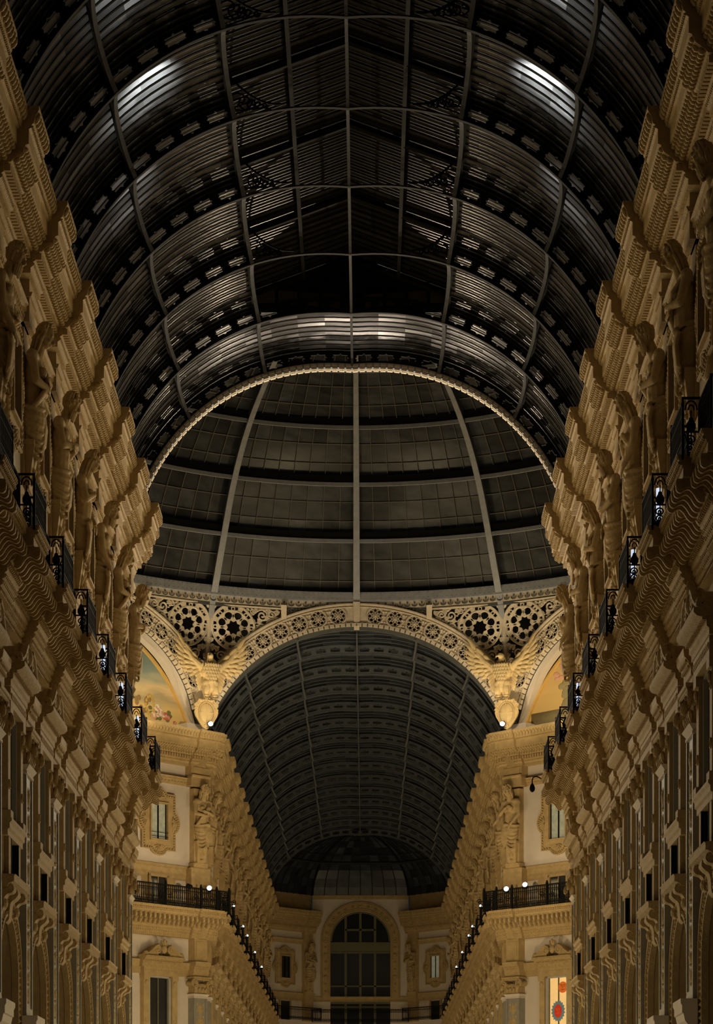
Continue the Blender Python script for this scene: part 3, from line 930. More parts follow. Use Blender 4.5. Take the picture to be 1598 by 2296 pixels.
RESS = [(-.8, .8)]
P_CORN = cornice(-B / 2, B / 2, RESS)
P_ENT, _m = entablature(-B / 2, B / 2, RESS)
SIDE = {-1: 'left', 1: 'right'}
def plc(s, y, d=0): return ((s * (7.6 - d), y, 0), R(-90) if s < 0 else R(90))
def zmesh(parts, dz):
    """copies of part meshes moved down so that the thing's origin sits at its base"""
    out = []
    for p in parts:
        def mv(me):
            m2 = me.copy(); m2.transform(Matrix.Translation((0, 0, dz))); return m2
        q = [p[0], mv(p[1]), None if len(p) < 3 or not p[2] else [(c[0], mv(c[1])) for c in p[2]]]
        if len(p) > 3: q.append(p[3])
        out.append(tuple(q))
    return out
P_PILz = zmesh(P_PIL, -4.2)
P_UPWz = zmesh(P_UPW, -17.6)
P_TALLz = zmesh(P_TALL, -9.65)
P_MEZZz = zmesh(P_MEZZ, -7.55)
P_ARCHz = zmesh(P_ARCH, -2.0)
P_CORNz = zmesh(P_CORN, -22.3)
P_ENTz = zmesh(P_ENT[:2], -13.98)
MODz = MODM.copy(); MODz.transform(Matrix.Translation((0, 0, -13.98)))
P_ENTz += [('modillion', MODz, None, p[3]) for p in P_ENT[2:]]

def ordl(k, what): return '%s %s' % (ORD[k], what)
for s in (-1, 1):
    sd = SIDE[s]
    # local u runs towards the camera on the left wall and away from it on the right one
    pil = [Y0 - B * k for k in range(NB)]
    loc0, rz = plc(s, Y0)
    us = [-(s) * (y - Y0) * -1 for y in pil]
    us = sorted([(Y0 - y) * (1 if s < 0 else -1) for y in pil])
    L = sorted([-(YE + .3 - Y0) * (1 if s < 0 else -1), (Y0 - pil[-1] + B / 2) * (1 if s < 0 else -1)])
    w, sc, pb = wall_mesh(L[0], L[1], us)
    wo = obj('wall_' + sd, w, None, loc0, rz, 'structure', 'plaster wall along the %s side of the near arcade' % sd)
    wo['category'] = 'wall'
    obj('string_courses', sc, wo); obj('pier_blocks', pb, wo)
    arches = MB()
    for k in range(NB):
        y = pil[k]
        (x, yy, _), rz = plc(s, y)
        pos = '%s bay of the %s arcade wall counted from the dome' % (ORD[k], sd)
        put(tname(), P_CORNz, 'carved stone eaves cornice over the ' + pos, 'cornice', (x, yy, 22.3), rz, 'near cornices', 'structure')
        if k < 8:
            v = (k * 3 + (0 if s < 0 else 1)) % 4
            statue((x, yy, SZ), rz, v, FIGTXT[v] + ', %s statue from the dome on the %s arcade wall' % (ORD[k], sd), 'caryatids of the near arcade')
            put(tname(), P_ENTz, 'stone balcony cornice with scroll brackets, ' + pos, 'cornice', (x, yy, 13.98), rz, 'balcony cornices', 'structure')
            put('balcony_railing', P_RAIL, 'black iron balcony railing, ' + pos, 'railing', (x, yy, RZ), rz, 'near balcony railings')
        if k < 8:
            u = s * B / 2 * -1
            yw = y - B / 2
            put(wname(), P_UPWz, 'upper window in a lobed frame behind the %s statue from the dome, %s arcade wall' % (ORD[k], sd), 'window', (x - s * .25, yw, 17.6), rz, 'near upper windows', 'structure')
        if k < 7:
            put('pilaster', P_PILz, 'grey marble pilaster with carved candelabra, %s from the dome on the %s arcade wall' % (ORD[k], sd), 'pilaster', (x - s * .15, yy, 4.2), rz, 'near pilasters')
            put(wname(), P_TALLz, 'tall grey-glazed window under a swan-neck pediment, ' + pos, 'window', (x - s * .15, yw, 9.65), rz, 'near tall windows', 'structure')
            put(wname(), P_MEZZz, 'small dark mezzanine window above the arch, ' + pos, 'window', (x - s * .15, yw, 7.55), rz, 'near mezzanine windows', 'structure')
            e = put('arcade_arch', P_ARCHz, 'shop arch with beaded archivolt, ' + pos, 'arch', (x - s * .15, yw, 2.0), rz, 'near shop arches', 'structure')
            aw = obj('arch_wall', ARCHW, e, (0, 0, -2.0))
    # cool white lamps behind the balcony rails
    for k in ((1, 2, 3) if s < 0 else (2, 5, 6)):
        mb = MB()
        mb.tube([(0, 0, .12), (0, 0, .80)], .055, 8)
        m = MB(); m.box(-.08, .08, -.08, .08, 0, .12)
        e = put('balcony_lamp', [('lamp_tube', mb.mesh('lamp_tube', LEDS)), ('lamp_foot', m.mesh('lamp_foot', IRONB))],
                'cool white tube lamp behind the %s railing from the dome, %s arcade wall' % (ORD[k], sd), 'lamp', (s * 6.48, pil[k] - .62, RZ), 0, 'balcony tube lamps')
# ---- far arm
for s in (-1, 1):
    sd = SIDE[s]
    loc0, rz = plc(s, YF)
    sg = -1 if s < 0 else 1
    us = sorted([(1.6 + B * k) * sg for k in range(NF)])
    L = sorted([0, (1.6 + B * NF) * sg])
    w, sc, pb = wall_mesh(L[0], L[1], us)
    wo = obj('wall_%s_far' % sd, w, None, loc0, rz, 'structure', 'plaster wall along the %s side of the far arcade beyond the dome' % sd)
    wo['category'] = 'wall'
    obj('string_courses', sc, wo); obj('pier_blocks', pb, wo)
    for k in range(NF):
        y = YF + 1.6 + B * k
        (x, yy, _), rz = plc(s, y)
        pos = '%s bay of the far %s arcade wall behind the dome' % (ORD[k], sd)
        put(tname(), P_CORNz, 'carved stone eaves cornice, ' + pos, 'cornice', (x, yy, 22.3), rz, 'far cornices', 'structure')
        v = (k * 3 + (1 if s < 0 else 2)) % 4
        statue((x, yy, SZ), rz, v, FIGTXT[v] + ', %s in the far %s row' % (ORD[k], sd), 'caryatids of the far arcade')
        put(tname(), P_ENTz, 'stone balcony cornice with scroll brackets, ' + pos, 'cornice', (x, yy, 13.98), rz, 'far balcony cornices', 'structure')
        put('balcony_railing', P_RAIL, 'black iron balcony railing, ' + pos, 'railing', (x, yy, RZ), rz, 'far balcony railings')
        put('pilaster', P_PILz, 'grey marble pilaster, ' + pos, 'pilaster', (x - s * .15, yy, 4.2), rz, 'far pilasters')
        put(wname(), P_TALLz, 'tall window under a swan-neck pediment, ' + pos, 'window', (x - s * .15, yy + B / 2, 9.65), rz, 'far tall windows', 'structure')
        if k in (1, 3, 4, 6, 8):
            mb = MB(); mb.ell((0, 0, .08), .075, .075, .08, 8, 6)
            m = MB(); m.box(-.08, .08, -.06, .06, -.04, .04)
            put('balcony_lamp', [('lamp_bulb', mb.mesh('lamp_bulb', LED)), ('lamp_foot', m.mesh('lamp_foot', IRONB))],
                'small white lamp on the far %s balcony rail, %s bay behind the dome' % (sd, ORD[k]), 'lamp', (s * 6.33, yy, RZ + 1.0), 0, 'far balcony lamps')
# ------------------------------------------------------------------ octagon: corner piers, arches, screens, eagles, lunettes
def frame_at(s, t=0.0):                       # diagonal wall of side s; t = distance from the far arm's corner
    return (s * (7.6 + t * .70711), YF - t * .70711, 0), R(-135) if s < 0 else R(135)
def glow(name, col, strength, stripes=False):
    m = mat(name, col, var=0, emit=col, estr=strength)
    return m
LIT_COOL = mat('curtained_lit_pane', (0.35, 0.36, 0.28), var=0.35, scale=5, rough=0.4, emit=(0.62, 0.62, 0.42), estr=0.13)
LIT_WARM = mat('lit_room_pane', (0.9, 0.62, 0.28), var=0.12, scale=3, rough=0.5, emit=(1.0, 0.66, 0.26), estr=0.42)
SUNOR = mat('orange_print', (0.75, 0.18, 0.03), var=0.1, emit=(0.9, 0.2, 0.03), estr=0.16)
SUNRED = mat('red_print', (0.6, 0.05, 0.02), var=0.1, emit=(0.8, 0.06, 0.02), estr=0.14)
SUNBLU = mat('blue_print', (0.15, 0.25, 0.32), var=0.1, emit=(0.2, 0.33, 0.4), estr=0.11)
DARKPR = mat('dark_print', (0.25, 0.05, 0.02), var=0)

def pend(u, n, z):                            # the screens lean inwards to meet the round dome ring
    f = min(1, max(0, (z - 24.8) / 5.6))
    return (u, n + (18.3 - math.sqrt(max(1, 18.0 ** 2 - u * u))) * f, z)

MUR = {-1: 'flowered', 1: 'plain ochre'}
for s in (-1, 1):
    sd = SIDE[s]
    g = -1 if s > 0 else 1                    # local u = g * t
    loc, rz = frame_at(s)
    rng = lambda a, b: (min(g * a, g * b), max(g * a, g * b))
    WT = 2.72 if s < 0 else 2.95
    wl, sc, bl, pan = MB(), MB(), MB(), MB()
    a, b = rng(-.05, 15.2)
    wl.box(a, b, -.6, 0, 2, 24.0)
    sc.prism([(0, 21.35), (.08, 21.35), (.10, 21.55), (.15, 21.58), (.15, 21.68), (.2, 21.72), (0, 21.75)], a, b)
    leafrow(sc, a, b, .2, .10, 21.46, .14, .14, .03, 0)
    sc.prism([(0, 16.85), (.06, 16.85), (.06, 17.3), (.12, 17.34), (.12, 17.46), (0, 17.5)], a, b)
    sc.prism([(0, 12.14), (.10, 12.14), (.10, 12.45), (.16, 12.5), (.2, 12.8), (0, 12.88)], a, b)
    sc.box(a, b, 0, .04, 15.33, 16.9)
    a1, b1 = rng(-.25, .95)
    sc.box(a1, b1, 0, .46, 21.35, 22.35)
    sc.box(a1 + .1, b1 - .1, .46, .49, 22.0, 22.25)
    sc.prism([(0, 21.75), (.5, 21.75), (.54, 21.82), (.54, 21.88), (0, 21.9)], a1, b1)
    sc.box(a1, b1, 0, .45, 15.33, 17.4)
    for t0, t1 in ((.98, 1.62), (3.75, 4.3)):
        q = rng(t0, t1); pan.box(q[0], q[1], .04, .06, 15.6, 16.75)
    wo = obj('wall_%s_diagonal' % sd, wl.mesh('wall', PLAS), None, loc, rz, 'structure', 'plaster wall of the %s diagonal pier under the dome' % sd)
    wo['category'] = 'wall'
    obj('string_courses', sc.mesh('string_courses', STONE), wo)
    obj('plaster_panels', pan.mesh('plaster_panels', PLAS), wo)
    r0 = rng(-.45, 1.0)
    ends = rng(-.75, 15.2)
    cp = cornice(ends[0], ends[1], [r0], .16)
    put(tname(), zmesh(cp, -22.3), 'carved stone eaves cornice of the pier below the %s mural' % MUR[s], 'cornice', (loc[0], loc[1], 22.3), rz, None, 'structure')
    ep, mods = entablature(ends[0] - .1 * (g < 0), ends[1] + .1 * (g > 0) * 0, [r0], .16, True)
    keep = [p for p in ep[2:] if -1 < p[3][0] * g < 6.5]
    put(tname(), zmesh(ep[:2], -13.98) + [('modillion', MODz, None, p[3]) for p in keep], 'balcony cornice under the black railing of the pier below the %s mural' % MUR[s], 'cornice', (loc[0], loc[1], 13.98), rz, None, 'structure')
    # continuous railing on the diagonal balcony
    L = 7.4
    M = Matrix.Translation((-.85 if g > 0 else -L + .85, 1.22, 0))
    rp = MB().join(rail_panel(L, 0, .98, .125), M)
    posts_ = []
    for t in (-.8, .0, 1.0, 3.2, 5.4):
        posts = MB()
        u = g * t
        posts.box(u - .045, u + .045, 1.17, 1.27, 0, 1.06)
        posts.ell((u, 1.22, 1.1), .05, .05, .06, 8, 5)
        for q in (.3, -.3):
            posts.tube(spiral(u + q, .5, .16, 1.4, 1 if q > 0 else -1, 0, 1.22), .02, 5)
        posts.box(u - .4, u + .4, 1.21, 1.23, .48, .52)
        posts_.append(('post', posts.mesh('post', IRONB)))
    put('balcony_railing', [('railing_panel', rp.mesh('railing_panel', IRONB))] + posts_,
        'long black iron balcony railing across the pier under the %s mural' % MUR[s], 'railing', (loc[0], loc[1], RZ), rz)
    # upper window, lower windows, pedimented window
    def at(t, z): return ((s * (7.6 + t * .70711), YF - t * .70711, z), rz)
    p, z_ = at(WT, 17.6)
    put(wname(), zmesh(upper_window_parts(glass=LIT_COOL, guard=s < 0), -17.6), 'curtained window in a lobed carved frame on the pier under the %s mural' % MUR[s], 'window', p, rz, None, 'structure')
    fr, gl, cu = MB(), MB(), MB()
    for x in (-.62, .50): fr.box(x, x + .12, 0, .16, 0, 1.55)
    fr.box(-.62, .62, 0, .16, 1.45, 1.6)
    fr.box(-.02, .02, .05, .1, 0, 1.45)
    gl.box(-.5, .5, .02, .055, 0, 1.45)
    for i in range(9): cu.ell((.06 + .05 * i, .06, .72), .03, .02, .72, 6, 4)
    p, z_ = at(WT, 15.35)
    put(wname(), [('frame', fr.mesh('frame', STONE)), ('pane', gl.mesh('pane', WGLASS)), ('curtain', cu.mesh('curtain', CURT, smooth=180))],
        'balcony window behind the black railing of the pier under the %s mural' % MUR[s], 'window', p, rz, None, 'structure')
    p, z_ = at(WT, 9.65)
    tw = zmesh(tall_window_parts(8.0, 12.05, .58, LIT_WARM if s > 0 else WGLASS), -8.0)
    put(wname(), tw, ('brightly lit warm window with round prints hung in it' if s > 0 else 'dark tall window under a swan-neck pediment') + ' on the pier under the %s mural' % MUR[s], 'window', (p[0], p[1], 8.0), rz, None, 'structure')
    if s > 0:
        def sun(name, ox, oz, parts, label):
            q, _ = at(WT, oz)
            d = Vector((-math.cos(rz), -math.sin(rz), 0)) * ox      # along the wall, in t
            n = Vector((-math.sin(rz), math.cos(rz), 0)) * .085
            put(name, parts, label, 'window print', (q[0] + d.x + n.x, q[1] + d.y + n.y, oz), rz)
        def face(dm, r):
            f = MB()
            for e in (-1, 1):
                f.ell((e * r * .32, .012, r * .22), r * .10, .008, r * .07, 8, 4)
                f.tube([(e * r * .5, .012, r * .42), (e * r * .3, .012, r * .5), (e * r * .14, .012, r * .4)], .012, 4)
            f.tube([(0, .012, r * .3), (r * .08, .012, -r * .05), (-r * .06, .012, -r * .1)], .012, 4)
            f.tube([(-r * .35, .012, -r * .32), (0, .012, -r * .45), (r * .35, .012, -r * .32)], .014, 4)
            return f.mesh('face_lines', dm)
        a = MB().ext(circ(0, 0, .27, 24), 0, .01)
        sun('sun_print', .27, 11.50, [('disc', a.mesh('disc', SUNOR), [('face_lines', face(DARKPR, .27))])], 'orange round print with a face, upper one in the lit window')
        star = [((.44 if i % 2 else .36) * math.cos(2 * PI * i / 36), (.52 if i % 2 else .44) * math.sin(2 * PI * i / 36)) for i in range(36)]
        a = MB().ext(star, 0, .008)
        c = MB().ext([(p_[0] * .24, p_[1] * .32) for p_ in circ(0, 0, 1, 24)], .008, .016)
        f2 = face(SUNOR, .24)
        sun('sun_print', -.02, 10.38, [('ray_ring', a.mesh('ray_ring', SUNBLU)), ('disc', c.mesh('disc', SUNRED), [('face_lines', f2, (0, .01, 0))])], 'red face print in a spiky blue ring, lower one in the lit window')
    # pilaster and caryatid on the corner
    p, z_ = at(.35, 4.2)
    put('pilaster', zmesh(pilaster_parts(.42, .42), -4.2), 'pale pilaster with carved candelabra at the corner of the pier under the %s mural' % MUR[s], 'pilaster', p, rz)
    p, z_ = at(.30, SZ)
    v = 3 if s < 0 else 1
    statue(p, rz, v, ('robed figure' if s < 0 else 'figure with hand on breast') + ' at the pier corner under the %s mural' % MUR[s], 'caryatids under the dome')
    # lunette with painted wall
    c, _ = frame_at(s, 7.58)
    ZC = 21.3
    hood, gold, ledge = MB(), MB(), MB()
    def band(r0, r1, a0, a1, n=40): return arc(0, ZC, r0, a0, a1, n) + list(reversed(arc(0, ZC, r1, a0, a1, n)))
    al = lambda r: math.degrees(math.acos((24.05 - ZC) / r))
    hood.ext(band(7.56, 7.84, -al(7.6), al(7.6)), -.35, .06)
    gold.ext(band(7.46, 7.59, -al(7.5), al(7.5)), -.30, -.08)
    pa = [q for q in arc(0, ZC, 7.50, -al(7.50), al(7.50), 48)]
    pm = MB().ext(pa, -.5, -.2)
    m = bpy.data.materials.new('painted_lunette'); m.use_nodes = True
    nt = m.node_tree; bs = nt.nodes['Principled BSDF']; bs.inputs['Roughness'].default_value = .8
    tc = nt.nodes.new('ShaderNodeTexCoord'); sp = nt.nodes.new('ShaderNodeSeparateXYZ')
    nz = nt.nodes.new('ShaderNodeTexNoise'); nz.inputs['Scale'].default_value = .9; nz.inputs['Detail'].default_value = 7
    mp = nt.nodes.new('ShaderNodeMapping'); mp.inputs['Scale'].default_value = (.55, 1, 1.9)
    nt.links.new(tc.outputs['Object'], mp.inputs[0]); nt.links.new(mp.outputs[0], nz.inputs['Vector'])
    nt.links.new(tc.outputs['Object'], sp.inputs[0])
    mr = nt.nodes.new('ShaderNodeMapRange'); mr.inputs[1].default_value = .0; mr.inputs[2].default_value = 4.2
    ma = nt.nodes.new('ShaderNodeMath'); ma.operation = 'MULTIPLY_ADD'; ma.inputs[1].default_value = 1.6 if s < 0 else .5; ma.inputs[2].default_value = -.8 if s < 0 else -.25
    ad = nt.nodes.new('ShaderNodeMath'); ad.operation = 'ADD'
    nt.links.new(nz.outputs['Fac'], ma.inputs[0]); nt.links.new(ma.outputs[0], ad.inputs[0]); nt.links.new(sp.outputs['Z'], ad.inputs[1])
    nt.links.new(ad.outputs[0], mr.inputs[0])
    cr = nt.nodes.new('ShaderNodeValToRGB'); e = cr.color_ramp.elements
    cols = [(0, (.62, .45, .17)), (.22, (.66, .48, .2)), (.34, (.42, .34, .2)), (.42, (.66, .5, .27)), (.52, (.42, .40, .28)), (.62, (.22, .28, .25)), (.8, (.13, .19, .20)), (1, (.11, .17, .19))] if s < 0 else \
           [(0, (.60, .40, .15)), (.3, (.66, .45, .17)), (.6, (.58, .40, .16)), (1, (.46, .34, .16))]
    e[0].position, e[0].color = cols[0][0], cols[0][1] + (1,)
    e[1].position, e[1].color = cols[-1][0], cols[-1][1] + (1,)
    for q in cols[1:-1]:
        x = e.new(q[0]); x.color = q[1] + (1,)
    nt.links.new(mr.outputs[0], cr.inputs[0]); nt.links.new(cr.outputs[0], bs.inputs['Base Color'])
    ledge.box(-6.7, 6.7, -.3, .25, 23.92, 24.12)
    ledge.box(-6.6, 6.6, -.3, .05, 24.1, 24.22)
    for e_ in (-1, 1): ledge.box(e_ * 7.0 - .62, e_ * 7.0 + .62, -.3, .45, 23.9, 24.34)
    parts = [('painted_wall', pm.mesh('painted_wall', m, -24.0)), ('hood_band', hood.mesh('hood_band', PLAS, -24.0, None, pend)), ('gilt_border', gold.mesh('gilt_border', GOLD, -24.0)), ('ledge', ledge.mesh('ledge', PLAS, -24.0))]
    # painted flowers and still life: raised paint patches of the picture itself
    cols = {'pink': (.62, .33, .25), 'white': (.72, .64, .52), 'red': (.50, .14, .09), 'leaf': (.16, .16, .06), 'brown': (.30, .19, .08), 'gold': (.55, .38, .10), 'stone': (.30, .25, .13)}
    pm_ = {}
    uL = lambda t: g * (t - 7.58)
    def dab(key, t, z, rx, rz_, n=.0):
        pm_.setdefault(key, MB()).ell((uL(t), -.195 + n, z), rx, .012, rz_, 10, 6)
    rr = random.Random(11)
    if s < 0:
        for i in range(14): dab('leaf', rr.uniform(1.7, 3.0), rr.uniform(.42, .9), .13, .1)
        for (t, z, k_, q) in ((2.75, .55, 'pink', .2), (2.55, .95, 'white', .19), (2.35, .75, 'white', .2), (2.2, .62, 'pink', .15), (2.05, .6, 'red', .19), (1.85, .55, 'red', .13), (1.45, .36, 'red', .1), (2.5, .6, 'white', .12)):
            dab(k_, t, z, q, q, .012)
            for i in range(5): dab('white' if k_ == 'pink' else 'pink', t + rr.uniform(-q, q) * .5, z + rr.uniform(-q, q) * .5, q * .35, q * .22, .02)
        for i in range(10): dab('brown', rr.uniform(3.0, 3.9), rr.uniform(.6, 1.3), .12, .14)
        for i in range(12): dab('gold', 3.0 + .25 * math.cos(R(i * 30)), 1.0 + .45 * math.sin(R(i * 30)), .07, .1, .012)
        for i in range(4): dab('leaf', 3.6 + .1 * i, 3.1 - .06 * i, .25, .04)
    else:
        pm_['stone'] = MB().box(min(uL(1.0), uL(4.5)), max(uL(1.0), uL(4.5)), -.2, -.19, .22, .85)
        for i in range(8): dab('stone', 3.0 + rr.uniform(-.2, .5), 1.0 + .15 * i, .22, .16, .01)
        for i in range(9): dab('pink', 2.6 + rr.uniform(-.1, .6), 2.6 + rr.uniform(-.3, .5), .16, .1)
    for k_ in pm_: parts.append(('painted_' + {'pink': 'roses', 'white': 'blossoms', 'red': 'red_flowers', 'leaf': 'leaves', 'brown': 'basket', 'gold': 'lyre', 'stone': 'block'}[k_], pm_[k_].mesh('paint', mat('paint_' + k_, cols[k_], var=.15, scale=8), smooth=180)))
    put('painted_lunette', parts, ('painted half-round wall with sky, clouds and flowers beside a stone eagle' if s < 0 else 'painted half-round wall in plain ochre beside a stone eagle'), 'mural', (c[0], c[1], 24.0), rz)

# ---- arches with rosettes and pierced screens, one for each of the three visible sides
ZC, RI, RO = 21.3, 7.86, 8.90
AE = 61.6
def rosette():
    mb = MB()
    mb.tube([(q[0], .05, q[1]) for q in circ(0, 0, .41, 20)], .045, 6, True)
    mb.tube([(q[0], .05, q[1]) for q in circ(0, 0, .10, 10)], .03, 5, True)
    for i in range(8):
        a = 2 * PI * i / 8
        rot = lambda x, z: (x * math.cos(a) - z * math.sin(a), .05, x * math.sin(a) + z * math.cos(a))
        mb.tube([rot(0.0, .12), rot(.11, .28), rot(.0, .38), rot(-.11, .28)], .022, 4, True)
        mb.tube([rot(0, .1), rot(0, .2)], .02, 4)
    mb.ell((0, .06, 0), .07, .05, .07, 8, 5)
    return mb
ROSM = rosette()
star8 = lambda cx, cz, r0, r1: [(cx + (r0 if i % 2 == 0 else r1) * math.cos(PI * i / 8 + PI / 8), cz + (r0 if i % 2 == 0 else r1) * math.sin(PI * i / 8 + PI / 8)) for i in range(16)]
def big_star(cx, cz):
    """pierced disc with an eight-point star and eight round-headed openings"""
    holes = [star8(cx, cz, .36, .265)]
    for i in range(8):
        a = 2 * PI * i / 8 + PI / 8
        d = (math.cos(a), math.sin(a)); t = (-d[1], d[0])
        P = lambda x, y: (cx + d[0] * x + t[0] * y, cz + d[1] * x + t[1] * y)
        holes.append([P(.38, 0), P(.50, -.17)] + [P(.55 + .195 * math.cos(R(q)), .195 * math.sin(R(q))) for q in range(-80, 81, 20)] + [P(.50, .17)])
        b = a + PI / 8
        d2 = (math.cos(b), math.sin(b)); t2 = (-d2[1], d2[0])
        Q = lambda x, y: (cx + d2[0] * x + t2[0] * y, cz + d2[1] * x + t2[1] * y)
        holes.append([Q(.40, 0), Q(.60, -.07), Q(.60, .07)])
        holes.append([Q(.86 + .06 * math.cos(q), .06 * math.sin(q)) for q in [2 * PI * j / 8 for j in range(8)]])
        for e in (-1, 1):
            holes.append([Q(.79, e * .10), Q(.95, e * .085), Q(.925, e * .25), Q(.80, e * .23)])
    return MB().plate(circ(cx, cz, 1.02, 32), holes, 0, .08)
DRUM = mat('dark_drum_paint', (.13, .135, .125), var=.15)
def corner_u(z): return 7.50 - (z - 25) * .126
def arch_side(c, rz, label, side_name, only=None):
    rb, sof, back, gus, dk = MB(), MB(), MB(), MB(), MB()
    bandf = lambda r0, r1, a0, a1, n=60: arc(0, ZC, r0, a0, a1, n) + list(reversed(arc(0, ZC, r1, a0, a1, n)))
    # ring face with round openings
    th = [6.2 + 6.6 * i for i in range(9)]
    th = [t for t in th if t < AE - 3]
    holes = []
    for e in (-1, 1):
        for t in th: holes.append(circ(8.38 * math.sin(R(e * t)), ZC + 8.38 * math.cos(R(t)), .36, 16))
    rb.plate(bandf(RI + .08, RO - .05, -AE, AE), holes, .10, .16)
    for r_, q in ((RO, .06), (RO - .14, .03), (RI + .16, .03)):
        rb.tube([(p[0], .18, p[1]) for p in arc(0, ZC, r_, -AE, AE, 60)], q, 6)
    leaves = []
    for e in (-1, 1):
        for i, t in enumerate(th):
            lf = MB()
            for dt in (2.45, 3.3, 4.15):
                if t + dt > AE - 1: continue
                a = R(e * (t + dt))
                lf.tube([(q * math.sin(a), .15, ZC + q * math.cos(a)) for q in (8.06, 8.25, 8.5, 8.68)], .03, 5)
                for rr_ in (8.12, 8.38, 8.62): lf.ell((rr_ * math.sin(a), .17, ZC + rr_ * math.cos(a)), .072, .05, .06, 6, 4)
            if t + 4.15 < AE - 1:
                lf.tube([(8.38 * math.sin(R(e * (t + q))), .15, ZC + 8.38 * math.cos(R(t + q))) for q in (2.4, 3.3, 4.2)], .04, 5)
                leaves.append(('leaf_scroll', lf.mesh('leaf_scroll', CREAM, -24.0, 180, pend)))
    back.ext(bandf(RI + .02, RO + .05, -AE, AE), -.30, -.22)
    dk.ext(bandf(RI + .0, RI + .06, -AE, AE), -.12, .20)
    nblk = 64
    for i in range(nblk):
        a = -AE + 2 * AE * (i + .5) / nblk
        h = .55 * AE / nblk
        sof.ext(bandf(RI - .03, RI + .12, a - h * 1.45, a + h * 1.45, 2), .14, .26)
    parts = [('ring_face', rb.mesh('ring_face', CREAM, -24.0, 45, pend), leaves),
             ('ring_back', back.join(dk).mesh('ring_back', SLATE, -24.0, None, pend)), ('soffit_blocks', sof.mesh('soffit_blocks', CREAM, -24.0, None, pend))]
    for e in (-1, 1):
        for t in th:
            x, z = 8.38 * math.sin(R(e * t)), ZC + 8.38 * math.cos(R(t))
            w = pend(x, .12, z)
            parts.append(('rosette', 'ROS', None, (w[0], w[1], w[2] - 24.0)))
    key = MB().frus((-.13, .13, 0, .40, 29.05), (-.17, .17, 0, .62, 30.28))
    parts.append(('keystone', key.mesh('keystone', CREAM, -24.0)))
    for e in (-1, 1):
        gus.ext([(e * 6.93, 25.02), (e * 7.28, 25.2), (e * 7.62, 25.55), (e * 7.62, 23.9), (e * 7.42, 23.9), (e * 7.2, 24.45)], -.25, .0)
    parts.append(('gusset_plates', gus.mesh('gusset_plates', SLATE, -24.0)))
    put('arch_ring', [((p[0], ROSMESH) + tuple(p[2:])) if p[1] == 'ROS' else p for p in parts], 'cream iron arch ring with wheel rosettes ' + label, 'arch', (c[0], c[1], 24.0), rz)
    dw = MB()
    dw.ext([(-8.4, 23.9), (-7.45, 23.9)] + [q for q in arc(0, ZC, RI + .1, -70.6, 70.6, 50)] + [(7.45, 23.9), (8.4, 23.9), (8.4, 30.6), (-8.4, 30.6)], -1.0, -.9)
    wo = obj('wall_drum', dw.mesh('drum_wall', DRUM), None, (c[0], c[1], 0), rz, 'structure', 'dark drum wall behind the pierced screens ' + label)
    wo['category'] = 'wall'
    crest = []
    # pierced screens
    for e in (-1, 1):
        cx, cz = e * 5.93, 28.93
        disc = big_star(cx, cz)
        sf = MB()
        top = 29.92
        # edge frame of the screen
        fr = [(e * 3.62, .04, top), (e * corner_u(top), .04, top)] + [(e * corner_u(z), .04, z) for z in (29.2, 28.4, 27.6, 26.9)]
        u_end = corner_u(26.6)
        lower = [(e * u, .04, ZC + math.sqrt(8.98 ** 2 - u * u)) for u in [u_end - (u_end - 3.62) * i / 14 for i in range(15)]]
        sf.tube(fr + lower, .055, 5, True)
        # scrollwork
        ctr = [(3.95, 29.45, .12, -1), (4.85, 29.78, .10, 1), (5.25, 29.82, .07, -1), (5.6, 27.98 + .36, .08, 1), (4.75, 28.98, .12, 1), (6.75, 27.95, .12, -1), (7.1, 27.6, .10, 1), (6.65, 27.2, .09, 1), (6.8, 29.85, .07, 1), (4.35, 29.45, .1, 1), (4.25, 29.8, .1, -1), (4.7, 29.3, .1, -1), (5.15, 28.6, .1, -1), (4.55, 29.55, .30, 1), (4.1, 29.62, .22, -1), (4.62, 29.02, .22, -1), (3.85, 29.72, .12, 1), (6.98, 29.72, .10, 1), (6.55, 27.62, .28, -1), (6.95, 27.25, .20, 1), (5.02, 29.72, .15, -1), (4.95, 28.75, .14, 1), (6.93, 28.0, .13, 1), (7.02, 26.95, .13, -1), (4.25, 29.25, .14, 1), (5.0, 29.25, .12, 1), (6.2, 27.75, .12, 1), (6.98, 28.35, .09, -1), (4.4, 29.85, .1, 1)]
        scr = []
        for (u, z, r_, d) in ctr:
            sw = MB()
            sw.tube(spiral(e * u, z, r_, 1.7, d * e, 60 * d, .04, 20), .045 if r_ > .15 else .035, 5)
            for q in range(3):
                a = R(120 * q + 40 * u)
                sw.ell((e * u + r_ * 1.0 * math.cos(a), .04, z + r_ * 1.0 * math.sin(a)), .06, .04, .04, 6, 4)
            scr.append(('scroll', sw.mesh('scroll', CREAM, -24.0, 60, pend)))
        rim = MB().tube([(q[0], .06, q[1]) for q in circ(cx, cz, 1.02, 36)], .05, 5, True)
        rim.tube([(q[0], .07, q[1]) for q in circ(cx, cz, .77, 36)], .035, 5, True)
        put('pierced_screen', [('star_disc', disc.mesh('star_disc', CREAM, -24.0, None, pend), [('disc_rims', rim.mesh('disc_rims', CREAM, -24.0, 60, pend))]),
                               ('frame', sf.mesh('frame', CREAM, -24.0, 60, pend))] + scr,
            'cream star-wheel screen %s, %s one' % (label, 'right' if e * (1) < 0 else 'left'), 'screen', (c[0], c[1], 24.0), rz)
        post = MB().frus((e * 3.5 - .12, e * 3.5 + .12, .0, .25, 29.42), (e * 3.5 - .14, e * 3.5 + .14, .0, .5, 30.0))
        crest.append(('post', post.mesh('post', CREAM, -29.4, None, pend)))
